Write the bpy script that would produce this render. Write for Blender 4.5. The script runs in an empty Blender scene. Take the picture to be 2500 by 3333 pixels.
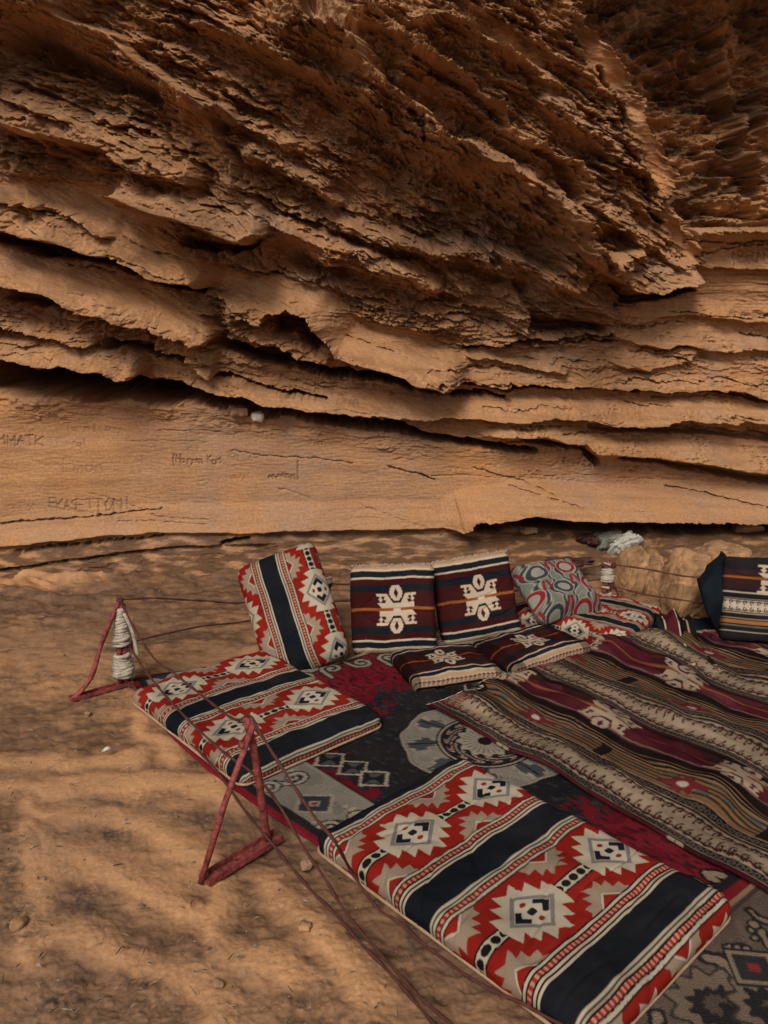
import bpy, bmesh, math, random
import numpy as np
from mathutils import Vector, Matrix

SC = bpy.context.scene
COL = SC.collection
rng = np.random.default_rng(7)
random.seed(7)

# ------------------------------------------------------------------ camera
D_, P_ = 0.345, 0.345 * 1.2074            # repeat of the woven red cloth along / across the bands (m)
PAD_H = 0.082                               # height of the floor mattresses
CAM_H, PITCH, FPX = 0.345 * 4.1613 + PAD_H, 0.2392, 2700.0
KS = CAM_H / (0.345 * 4.1613 + 0.12)       # the floor was first surveyed from a slightly higher eye
W_, H_ = 2500.0, 3333.0
S_ = 2500.0 / 1659.0                       # survey of the photograph was taken at 1659 px width
cp, sp = math.cos(PITCH), math.sin(PITCH)


def ray(px, py):
    u, v = (px - W_ / 2) / FPX, -(py - H_ / 2) / FPX
    return u, cp + v * sp, -sp + v * cp     # world direction (x, y, z)


def at_z(px, py, z=0.0):
    dx, dy, dz = ray(px, py)
    t = (z - CAM_H) / dz
    return Vector((dx * t, dy * t, z))


def at_y(px, py, y):
    dx, dy, dz = ray(px, py)
    t = y / dy
    return Vector((dx * t, y, CAM_H + dz * t))


def to_px(x, y, z):
    Z = z - CAM_H
    zc = y * cp - Z * sp
    yc = y * sp + Z * cp
    return W_ / 2 + FPX * x / zc, H_ / 2 - FPX * yc / zc


# ------------------------------------------------------------------ noise
def _hash(ix, iy, seed):
    h = (ix.astype(np.int64) * 374761393 + iy.astype(np.int64) * 668265263 + seed * 1274126177) & 0xFFFFFFFF
    h = ((h ^ (h >> 13)) * 1274126177) & 0xFFFFFFFF
    return ((h ^ (h >> 16)) & 0xFFFFFF) / float(0xFFFFFF)


def noise(x, y, seed=0):                    # gradient noise, about -1..1
    x = np.asarray(x, dtype=np.float64); y = np.asarray(y, dtype=np.float64)
    ix, iy = np.floor(x), np.floor(y)
    fx, fy = x - ix, y - iy
    ux, uy = fx * fx * fx * (fx * (fx * 6 - 15) + 10), fy * fy * fy * (fy * (fy * 6 - 15) + 10)
    r = 0
    for ox in (0, 1):
        for oy in (0, 1):
            a = _hash(ix + ox, iy + oy, seed) * (2 * math.pi)
            g = np.cos(a) * (fx - ox) + np.sin(a) * (fy - oy)
            r = r + g * (ux if ox else 1 - ux) * (uy if oy else 1 - uy)
    return r * 1.5


def fbm(x, y, seed=0, octs=4, gain=0.5):
    r, a = 0, 1.0
    for o in range(octs):
        r = r + a * noise(x * 2 ** o + 17.3 * o, y * 2 ** o - 9.1 * o, seed + o)
        a *= gain
    return r


def worley(x, y, seed=0):                   # distance to the nearest of the jittered points
    ix, iy = np.floor(x), np.floor(y)
    d = np.full(np.shape(x), 9.0)
    for ox in (-1, 0, 1):
        for oy in (-1, 0, 1):
            cx = ix + ox + _hash(ix + ox, iy + oy, seed)
            cy = iy + oy + _hash(ix + ox, iy + oy, seed + 5)
            d = np.minimum(d, (x - cx) ** 2 + (y - cy) ** 2)
    return np.sqrt(d)


def plates(x, y, seed=0):                   # a height for each chipped plate: random per jittered cell
    ix, iy = np.floor(x), np.floor(y)
    d = np.full(np.shape(x), 9.0); h = np.zeros(np.shape(x))
    for ox in (-1, 0, 1):
        for oy in (-1, 0, 1):
            cx = ix + ox + _hash(ix + ox, iy + oy, seed)
            cy = iy + oy + _hash(ix + ox, iy + oy, seed + 5)
            e = (x - cx) ** 2 + (y - cy) ** 2
            m = e < d
            d = np.where(m, e, d)
            h = np.where(m, _hash(ix + ox, iy + oy, seed + 9) - 0.5 + 0.35 * (y - cy), h)
    return h


def sstep(a, b, x):
    t = np.clip((x - a) / (b - a), 0, 1)
    return t * t * (3 - 2 * t)


# ------------------------------------------------------------------ materials
def new_mat(name):
    m = bpy.data.materials.new(name)
    m.use_nodes = True
    nt = m.node_tree
    b = nt.nodes['Principled BSDF']
    return m, nt, b


def N(nt, typ, **kw):
    n = nt.nodes.new(typ)
    for k, v in kw.items():
        if k.startswith('i_'):
            n.inputs[k[2:].replace('_', ' ')].default_value = v
        else:
            setattr(n, k, v)
    return n


def ramp(nt, stops):
    r = nt.nodes.new('ShaderNodeValToRGB')
    el = r.color_ramp.elements
    while len(el) > 1:
        el.remove(el[-1])
    for i, (p, c) in enumerate(stops):
        e = el[0] if i == 0 else el.new(p)
        e.position = p
        e.color = (c[0], c[1], c[2], 1)
    return r


def mixc(nt, fac, a, b, mode='MIX'):
    m = nt.nodes.new('ShaderNodeMix')
    m.data_type = 'RGBA'; m.blend_type = mode
    for sock, v in ((m.inputs[0], fac), (m.inputs[6], a), (m.inputs[7], b)):
        if isinstance(v, (int, float)):
            sock.default_value = v
        elif isinstance(v, tuple):
            sock.default_value = (v[0], v[1], v[2], 1)
        else:
            nt.links.new(v, sock)
    return m.outputs[2]


# ------------------------------------------------------------------ mesh helpers
def tag(o, label=None, cat=None, group=None, kind=None):
    if label: o['label'] = label
    if cat: o['category'] = cat
    if group: o['group'] = group
    if kind: o['kind'] = kind
    return o


def mesh_obj(name, verts, faces, mat=None, parent=None, smooth=True, colors=None, attrs=None):
    verts = np.asarray(verts, dtype=np.float32)
    me = bpy.data.meshes.new(name)
    if isinstance(faces, np.ndarray):
        k = faces.shape[1]
        me.vertices.add(len(verts)); me.vertices.foreach_set('co', verts.ravel())
        me.loops.add(faces.size); me.loops.foreach_set('vertex_index', faces.ravel().astype(np.int32))
        me.polygons.add(len(faces))
        me.polygons.foreach_set('loop_start', np.arange(0, faces.size, k, dtype=np.int32))
        me.polygons.foreach_set('loop_total', np.full(len(faces), k, dtype=np.int32))
        me.update(calc_edges=True)
    else:
        me.from_pydata([tuple(map(float, v)) for v in verts], [], faces)
        me.update()
    if smooth:
        me.polygons.foreach_set('use_smooth', np.ones(len(me.polygons), dtype=bool))
    if colors is not None:
        ca = me.color_attributes.new('dye', 'FLOAT_COLOR', 'POINT')
        c4 = np.ones((len(verts), 4), dtype=np.float32); c4[:, :3] = colors
        ca.data.foreach_set('color', c4.ravel())
    for k, v in (attrs or {}).items():
        a = me.attributes.new(k, 'FLOAT', 'POINT')
        a.data.foreach_set('value', np.asarray(v, dtype=np.float32).ravel())
    if mat: me.materials.append(mat)
    o = bpy.data.objects.new(name, me)
    COL.objects.link(o)
    if parent: o.parent = parent
    return o


def empty(name, loc=(0, 0, 0), rot=(0, 0, 0)):
    o = bpy.data.objects.new(name, None)
    o.empty_display_size = 0.1
    o.location = loc; o.rotation_euler = rot
    COL.objects.link(o)
    return o


def grid_faces(nr, nc, flip=False):
    i = np.arange(nr * nc).reshape(nr, nc)
    q = np.stack([i[:-1, :-1], i[:-1, 1:], i[1:, 1:], i[1:, :-1]], -1).reshape(-1, 4)
    return q[:, ::-1].copy() if flip else q


# ================================================================== the rock
SC_ = S_


def seg_dist(x, y, pts):
    """distance to a polyline, the sign of its lower (right-hand) side and the place along it 0..1"""
    best = np.full(x.shape, 1e9); sgn = np.ones(x.shape); tt = np.zeros(x.shape)
    L = [math.hypot(b[0] - a[0], b[1] - a[1]) for a, b in zip(pts[:-1], pts[1:])]
    tot = sum(L); acc = 0
    for (a, b, l) in zip(pts[:-1], pts[1:], L):
        dx, dy = (b[0] - a[0]) / l, (b[1] - a[1]) / l
        px, py = x - a[0], y - a[1]
        s = px * dx + py * dy
        sc = np.clip(s, 0, l)
        ex, ey = px - sc * dx, py - sc * dy
        d = np.hypot(ex, ey)
        cr = -px * dy + py * dx
        m = d < best
        best = np.where(m, d, best); sgn = np.where(m, np.where(cr >= 0, 1.0, -1.0), sgn)
        tt = np.where(m, (acc + s) / tot, tt)
        acc += l
    return best, sgn, tt


# ledges: points, height of the lip (m), width of the ramp above it, width of the undercut below (survey px)
LEDGES = [
    ([(60, -15), (100, 10), (185, 55), (260, 85), (300, 125), (350, 165), (410, 210), (500, 250), (522, 285)], .13, 14, 45),
    ([(-20, 245), (60, 262), (125, 285), (225, 320), (310, 360), (370, 385), (430, 402)], .16, 75, 22),
    ([(585, 490), (550, 450), (508, 400), (507, 350), (472, 300), (440, 250), (400, 215)], .16, 60, 22),
    ([(240, 428), (320, 450), (400, 468), (480, 497), (540, 512), (582, 490)], .22, 60, 14),
    ([(-20, 426), (0, 430), (75, 440), (150, 460), (185, 480), (215, 500), (250, 508)], .06, 60, 10),
    ([(-20, 480), (80, 505), (165, 525), (240, 545), (320, 575), (400, 600), (455, 622)], .26, 75, 10),
    ([(-20, 603), (50, 614), (100, 624), (139, 637), (186, 657), (239, 670), (275, 690), (332, 704), (381, 720), (431, 733), (478, 722)], .24, 95, 13),
    ([(-20, 688), (66, 704), (133, 723), (199, 740), (222, 730)], .13, 40, 10),
    ([(-20, 740), (75, 767), (150, 777), (225, 787), (280, 802), (320, 792)], .22, 45, 10),
    ([(330, 745), (400, 765), (440, 790), (470, 800)], .15, 40, 12),
    ([(470, 640), (498, 658), (562, 686), (570, 666), (622, 656), (670, 678), (698, 718), (726, 758), (810, 786), (898, 814), (1000, 824)], .22, 75, 9),
    ([(480, 690), (578, 730), (658, 758), (722, 768)], .12, 25, 12),
    ([(560, 470), (682, 510), (754, 538), (866, 582), (960, 610)], .12, 22, 60),
    ([(700, 466), (760, 490), (834, 514), (938, 530), (1018, 538), (1160, 580), (1270, 640), (1325, 690)], .14, 26, 50),
    ([(1122, 722), (1140, 676), (1112, 650), (1098, 600)], .14, 50, 16),
    ([(560, -15), (590, 5), (650, 35), (725, 65), (765, 100), (830, 185), (880, 218), (930, 260), (970, 300), (1030, 320), (1065, 340), (1110, 370),
      (1180, 410), (1230, 445), (1270, 500), (1290, 540), (1330, 575), (1334, 600)], .32, 34, 120),
    ([(730, -20), (780, 5), (830, 38), (870, 75), (920, 110), (970, 145), (1000, 185), (1020, 200), (1070, 235), (1100, 275), (1150, 295), (1190, 335),
      (1240, 360), (1268, 385), (1284, 440), (1290, 490)], .17, 18, 60),
    ([(900, 10), (920, 35), (975, 40), (1020, 70), (1065, 100), (1125, 135), (1180, 170), (1215, 190)], .10, 20, 35),
    ([(1160, 205), (1200, 230), (1260, 280), (1310, 300), (1340, 340)], .09, 26, 34),
    ([(1300, 575), (1334, 600), (1360, 617), (1430, 622), (1480, 607), (1508, 598)], .20, 55, 10),
    ([(1290, 460), (1340, 490), (1385, 530), (1378, 545), (1330, 560)], .12, 36, 16),
    ([(300, 180), (420, 215), (520, 262), (600, 300), (700, 330)], .08, 26, 30),
    ([(420, 40), (520, 70), (600, 120), (680, 160), (760, 190)], .09, 26, 34),
    ([(520, 330), (600, 345), (690, 390), (735, 450)], .10, 30, 26),
    # the flat-lying beds to the right
    ([(380, 800), (420, 824), (500, 837), (600, 862), (700, 882), (830, 890), (980, 897), (1130, 900), (1255, 902), (1380, 914), (1480, 902), (1680, 912)], .13, 46, 12),
    ([(830, 808), (930, 812), (1070, 824), (1180, 822), (1280, 827), (1400, 836), (1530, 836), (1680, 850)], .10, 60, 9),
    ([(1030, 940), (1180, 937), (1280, 977), (1340, 981), (1430, 982), (1555, 1002), (1680, 1019)], .13, 42, 16),
    ([(1330, 690), (1400, 690), (1500, 680), (1600, 686), (1680, 690)], .06, 40, 12),
    ([(1000, 738), (1110, 728), (1320, 728), (1430, 748), (1680, 757)], .06, 30, 8),
    ([(995, 766), (1080, 772), (1150, 780), (1230, 800)], .06, 18, 12),
    ([(1310, 782), (1400, 790), (1480, 778), (1510, 762)], .05, 26, 10),
    ([(960, 1141), (1000, 1141), (1025, 1127), (1070, 1119), (1150, 1106), (1230, 1111), (1330, 1116), (1455, 1119), (1580, 1121), (1680, 1121)], .22, 70, 5),
    ([(-20, 1180), (150, 1162), (260, 1150), (415, 1147), (600, 1145), (830, 1139), (1000, 1141)], .05, 60, 8),
    ([(-20, 1226), (150, 1202), (300, 1182), (450, 1172), (600, 1170)], .035, 30, 8),
    ([(1484, 492), (1560, 487), (1680, 484)], .16, 9, 60),
    ([(1470, 560), (1520, 572), (1600, 574), (1680, 582)], .08, 40, 8),
]
# crevices: points, depth (m), half width at the start and at the end (survey px)
CREVICES = [
    ([(-20, 500), (125, 539), (225, 565), (350, 606), (440, 632)], .45, 17, 5),
    ([(-30, 806), (100, 822), (225, 836), (350, 842), (450, 858), (550, 882)], 1.5, 40, 15),
    ([(550, 882), (650, 897), (830, 920), (930, 942), (1055, 962), (1160, 977)], .60, 14, 6),
    ([(470, 735), (560, 762), (650, 784), (830, 828), (955, 847), (1090, 853)], .55, 17, 3),
    ([(440, 800), (560, 826), (700, 860)], .2, 6, 4),
    ([(20, 640), (110, 652), (190, 672)], .3, 15, 8),
    ([(225, 745), (320, 752), (400, 770)], .3, 12, 10),
    ([(590, 700), (640, 690), (690, 735)], .3, 22, 14),
    ([(395, 520), (470, 532), (560, 522)], .3, 12, 6),
    ([(1030, 1133), (1150, 1126), (1300, 1133), (1450, 1136), (1680, 1140)], .7, 10, 16),
    ([(480, 1172), (520, 1163), (540, 1162)], .2, 5, 4),
    ([(-20, 1134), (125, 1122), (225, 1112), (350, 1098)], .05, 3, 1.5),
    ([(20, 1196), (200, 1172), (350, 1160)], .06, 6, 3),
    ([(-20, 1232), (150, 1210), (300, 1190), (420, 1178)], .05, 4, 2),
    ([(830, 820), (930, 823), (1070, 834), (1280, 838), (1530, 846), (1680, 862)], .12, 4, 6),
    ([(1000, 748), (1110, 738), (1320, 738)], .10, 4, 3),
    ([(1280, 925), (1380, 926), (1530, 930), (1680, 946)], .14, 7, 8),
    ([(1140, 955), (1260, 968), (1290, 1000)], .22, 6, 9),
    ([(1340, 990), (1430, 995), (1555, 1018), (1680, 1036)], .16, 6, 12),
    ([(1440, 1050), (1520, 1065), (1600, 1085), (1680, 1100)], .05, 2, 3),
    ([(1100, 1050), (1180, 1075), (1260, 1095)], .04, 1.5, 2),
    ([(1020, 1010), (1130, 1040), (1200, 1075)], .03, 1.5, 2),
    ([(840, 1008), (900, 1022), (940, 1038)], .05, 2, 2),
    ([(500, 970), (560, 985), (640, 986), (760, 1000)], .02, 1.5, 1.5),
    ([(1290, 150), (1345, 250), (1342, 300), (1392, 400), (1402, 455), (1428, 480)], .15, 4, 5),
    ([(1340, 612), (1350, 640), (1450, 640), (1500, 628)], .30, 12, 5),
    ([(1140, 690), (1200, 700), (1300, 712)], .35, 18, 8),
    ([(1110, 735), (1200, 728), (1320, 726)], .15, 5, 3),
    ([(1180, 140), (1220, 165), (1280, 230)], .12, 5, 5),
    ([(880, 240), (910, 270), (915, 310)], .10, 7, 5),
    ([(1030, 395), (1060, 400), (1080, 425)], .10, 8, 4),
    ([(30, 75), (120, 120), (220, 160), (340, 205)], .32, 30, 22),
    ([(1480, 452), (1560, 462), (1680, 466)], .45, 20, 20),
    ([(1480, 520), (1600, 522), (1680, 520)], .08, 2, 3),
    ([(1495, 552), (1600, 528), (1680, 528)], .06, 2, 2),
    ([(640, 195), (760, 250), (830, 300)], .10, 10, 14),
    ([(760, 300), (880, 350), (1000, 400), (1100, 470)], .08, 14, 16),
    ([(640, 560), (760, 600), (900, 640), (1080, 690)], .10, 18, 18),
    ([(720, 500), (860, 548), (1000, 570), (1130, 620)], .12, 10, 16),
    ([(930, 150), (1010, 210), (1080, 265)], .10, 8, 10),
    ([(1150, 315), (1210, 370), (1250, 430)], .14, 10, 12),
    ([(1210, 425), (1262, 470), (1300, 520)], .12, 8, 10),
]
_r = random.Random(3)
for _k in range(95):                                  # hairline partings between the thinner beds
    _x = _r.uniform(-60, 1680); _z = _r.random()
    if _z < 0.4:
        _y, _sl, _d = _r.uniform(905, 1120) + 0.02 * _x, _r.choice((0.0, 0.04, 0.22, 0.3)) + _r.uniform(-.03, .03), _r.uniform(.004, .014)
        if _y > 1125: continue
    elif _z < 0.75:
        _x = _r.uniform(900, 1680); _y, _sl, _d = _r.uniform(650, 1000), _r.uniform(-.03, .12), _r.uniform(.03, .09)
    else:
        _x = _r.uniform(-60, 800); _y, _sl, _d = _r.uniform(420, 800), _r.uniform(.25, .4), _r.uniform(.02, .07)
    _l = _r.uniform(50, 200)
    CREVICES.append(([(_x, _y), (_x + _l * .4, _y + _l * .4 * _sl + _r.uniform(-5, 5)), (_x + _l, _y + _l * _sl)], _d, _r.uniform(1.2, 2.6), _r.uniform(.8, 1.6)))
# lines of equal bedding, from the floor up; every list runs across the whole wall
BEDS = [
    [(-100, 1260), (800, 1160), (1760, 1130)],
    [(-100, 1140), (400, 1100), (800, 1085), (1200, 1090), (1760, 1120)],
    [(-100, 930), (450, 960), (1150, 1010), (1760, 1030)],
    [(-100, 790), (450, 850), (760, 890), (1150, 930), (1760, 935)],
    [(-100, 650), (450, 775), (900, 850), (1300, 860), (1760, 862)],
    [(-100, 490), (450, 650), (990, 790), (1300, 800), (1760, 800)],
    [(-100, 360), (450, 560), (760, 660), (1320, 740), (1760, 735)],
    [(-100, 180), (400, 390), (590, 500), (900, 600), (1330, 700), (1760, 690)],
    [(-100, -30), (400, 210), (600, 340), (900, 490), (1330, 655), (1760, 650)],
    [(-100, -340), (400, -40), (830, 210), (1100, 400), (1330, 600), (1500, 625), (1760, 620)],
    [(-100, -700), (400, -380), (740, -40), (1010, 190), (1290, 470), (1440, 590), (1760, 590)],
    [(-100, -1100), (400, -760), (800, -350), (1060, -40), (1250, 180), (1420, 420), (1520, 560), (1760, 560)],
    [(-100, -1600), (600, -1100), (1000, -600), (1250, -150), (1400, 150), (1520, 480), (1760, 530)],
]
# outer edge of the buttress; right of it lies the deep recess
EDGE = [(1516, 640), (1512, 600), (1503, 548), (1478, 505), (1440, 445), (1428, 425), (1452, 388), (1446, 345), (1420, 310), (1386, 262), (1386, 215), (1358, 190),
        (1354, 168), (1320, 120), (1290, 82), (1252, 50), (1247, 0), (1240, -80), (1210, -400)]
# even, sand-blasted faces without fine ledges: outlines
SMOOTH = [
    [(-20, 385), (80, 385), (230, 405), (260, 440), (330, 470), (400, 530), (450, 585), (440, 600), (330, 560), (240, 500), (150, 450), (-20, 425)],
    [(-20, 525), (110, 550), (230, 580), (330, 612), (390, 650), (470, 700), (470, 725), (400, 715), (330, 690), (240, 655), (140, 625), (-20, 590)],
    [(440, 550), (520, 580), (640, 610), (740, 640), (745, 668), (690, 680), (640, 650), (560, 655), (450, 630), (430, 590)],
    [(680, 680), (760, 680), (860, 705), (930, 730), (990, 770), (920, 800), (820, 780), (730, 745)],
    [(1245, 60), (1290, 90), (1350, 180), (1345, 195), (1300, 190), (1262, 130)],
    [(1330, 200), (1385, 225), (1450, 385), (1425, 412), (1395, 390), (1375, 300)],
    [(1425, 430), (1505, 545), (1490, 565), (1450, 520), (1425, 470)],
    [(-20, 900), (300, 905), (600, 935), (900, 985), (1150, 1000), (1250, 1015), (1680, 1060), (1680, 1110), (1000, 1130), (500, 1140), (-20, 1170)],
    [(460, 800), (700, 850), (830, 865), (1250, 865), (1680, 875), (1680, 900), (1250, 895), (830, 880), (600, 850)],
    [(1345, 650), (1510, 575), (1500, 500), (1680, 495), (1680, 770), (1340, 770)],
    [(1000, 20), (1100, 60), (1220, 170), (1180, 165), (1060, 85)],
]


def bed_coord(x, y):
    """bedding coordinate: 100 units from one traced bed to the next"""
    ys = []
    for b in BEDS:
        bx = [p[0] for p in b]; by = [p[1] for p in b]
        ys.append(np.interp(x, bx, by))
    # smooth the kinks along x a little by averaging shifted samples
    out = np.full(x.shape, 0.0)
    for k in range(len(BEDS) - 1):
        lo, hi = ys[k], ys[k + 1]                    # lo is lower in the picture (larger y)
        t = (lo - y) / np.maximum(lo - hi, 6)
        if k == 0:
            out = np.where(t < 0, t * 100, out)
        sel = (t >= 0) & ((t < 1) | (k == len(BEDS) - 2))
        out = np.where(sel, (k + np.minimum(t, 30)) * 100, out)
    return out


def in_poly(x, y, pts):
    c = np.zeros(x.shape, dtype=bool)
    j = len(pts) - 1
    for i in range(len(pts)):
        xi, yi = pts[i]; xj, yj = pts[j]
        if yi != yj:
            c ^= ((yi > y) != (yj > y)) & (x < (xj - xi) * (y - yi) / (yj - yi) + xi)
        j = i
    return c


def poly_mask(x, y, pts, feather):
    bx = [p[0] for p in pts]; by = [p[1] for p in pts]
    out = np.zeros(x.shape)
    sel = (x > min(bx) - feather) & (x < max(bx) + feather) & (y > min(by) - feather) & (y < max(by) + feather)
    if sel.any():
        d, _, _ = seg_dist(x[sel], y[sel], pts + [pts[0]])
        d = np.where(in_poly(x[sel], y[sel], pts), d, -d)
        out[sel] = sstep(-feather, feather, d)
    return out


def saw(t, seed, along, drop=0.16):
    """profile of stacked beds: each comes out downwards and is undercut at its foot"""
    k = np.floor(t); f = t - k                        # t grows upwards, so f=0 is the foot of a bed
    h = _hash(k, np.floor(along * 0), seed)
    var = 0.35 + 0.65 * h + 0.5 * noise(along + 31.7 * k, k * 7.7, seed + 3)
    prof = np.where(f < drop, f / drop, (1 - (f - drop) / (1 - drop)) ** 0.8)
    return prof * np.clip(var, 0.0, 1.6)


# scratched writing on the lower wall: text, left, top, letter width, height, slant, depth
STROKES = {'A': [[(0, 1), (.5, 0), (1, 1)], [(.2, .6), (.8, .6)]], 'B': [[(0, 1), (0, 0), (.8, .12), (.8, .4), (0, .5), (.9, .62), (.9, .9), (0, 1)]], 'E': [[(1, 0), (0, 0), (0, 1), (1, 1)], [(0, .5), (.8, .5)]],
           'H': [[(0, 0), (0, 1)], [(1, 0), (1, 1)], [(0, .5), (1, .5)]], 'K': [[(0, 0), (0, 1)], [(1, 0), (0, .55), (1, 1)]], 'M': [[(0, 1), (.05, 0), (.5, .6), (.95, 0), (1, 1)]], 'N': [[(0, 1), (0, 0), (1, 1), (1, 0)]],
           'O': [[(.5, 0), (0, .4), (.3, 1), (.8, .9), (1, .4), (.5, 0)]], 'R': [[(0, 1), (0, 0), (.9, .15), (.8, .45), (0, .5), (1, 1)]], 'S': [[(1, .1), (.4, 0), (.1, .3), (.9, .65), (.6, 1), (0, .9)]], 'T': [[(0, 0), (1, 0)], [(.5, 0), (.5, 1)]],
           'I': [[(.5, 0), (.5, 1)]], 'a': [[(.9, .5), (.2, .45), (.1, .9), (.8, .9), (.9, .5), (1, 1)]], 's': [[(.9, .5), (.3, .45), (.7, .75), (.1, 1)]], 'e': [[(.1, .75), (.9, .7), (.5, .45), (.1, .75), (.4, 1), (.9, .9)]], 'n': [[(.1, .45), (.1, 1)], [(.1, .55), (.7, .45), (.9, 1)]],
           'm': [[(0, 1), (.1, .5), (.4, .5), (.45, 1), (.5, .5), (.85, .5), (1, 1)]], '(': [[(.6, -.1), (.3, .5), (.6, 1.3)]], '|': [[(.5, -.4), (.6, 1.4)]], '~': [[(0, .8), (.3, .5), (.5, .9), (.8, .4), (1, .8)]], 'l': [[(.4, 0), (.5, 1)]], 'v': [[(0, .4), (.4, 1), (1, .3)]]}
WRITING = [('(Hassen Kan', 372, 982, 8.2, 19, .02, .9), ('Eman', 138, 990, 19, 30, .02, .45), ('EKAS', 106, 1078, 13, 22, .02, .7), ('ETTONI', 165, 1080, 17, 26, -.05, .8), ('~v~nn', 580, 1018, 10, 18, .0, .9), ('|', 638, 1006, 10, 22, 0, 1.0),
           ('MMATK', -4, 938, 17, 22, .05, .75), ('TarnI a~s', 140, 915, 12, 16, .02, .5), ('nal', 155, 950, 10, 13, 0, .6), ('MAHMA', 626, 836, 12, 18, .12, .8), ('Eman', 730, 854, 10, 14, .1, .7), ('NARAH', 716, 683, 11, 14, .28, .6),
           ('ABRAN', 1580, 541, 15, 26, .03, 1.0), ('vmRn', 318, 655, 7, 40, .3, .8), ('Salam', 405, 968, 8, 14, 0, .35), ('Rabbee', 495, 975, 9, 18, .05, .4), ('avvI', 500, 1022, 9, 15, 0, .45), ('Es', 428, 1030, 14, 20, 0, .35), ('mmn', 668, 948, 9, 12, .02, .5),
           ('ean~v', 85, 996, 9, 10, .04, .4), ('HHI', 545, 935, 11, 16, .02, .35), ('aT~', 15, 1085, 18, 18, -.02, .4), ('ERMN', 945, 1000, 12, 16, .2, .3), ('nEv', 1270, 935, 9, 12, .1, .3)]


def scratch_marks(x, y):
    out = np.zeros(x.shape)
    r = random.Random(8)
    for txt, x0, y0, w, h, sl, dep in WRITING:
        for i, ch in enumerate(txt):
            if ch not in STROKES: continue
            ox = x0 + i * w * 1.18 + r.uniform(-1, 1); oy = y0 + i * w * 1.18 * sl + r.uniform(-1.5, 1.5); k = r.uniform(.85, 1.1)
            q = np.nonzero((x > ox - 6) & (x < ox + w + 6) & (y > oy - h * .6) & (y < oy + h * 1.6))
            if len(q[0]) == 0: continue
            for st in STROKES[ch]:
                d = seg_dist(x[q], y[q], [(ox + (a + r.uniform(-.09, .09)) * w, oy + (b + r.uniform(-.08, .08)) * h * k) for a, b in st])[0]
                out[q] = np.maximum(out[q], dep * (1 - sstep(.5, 1.9, d)))
    return out


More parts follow.
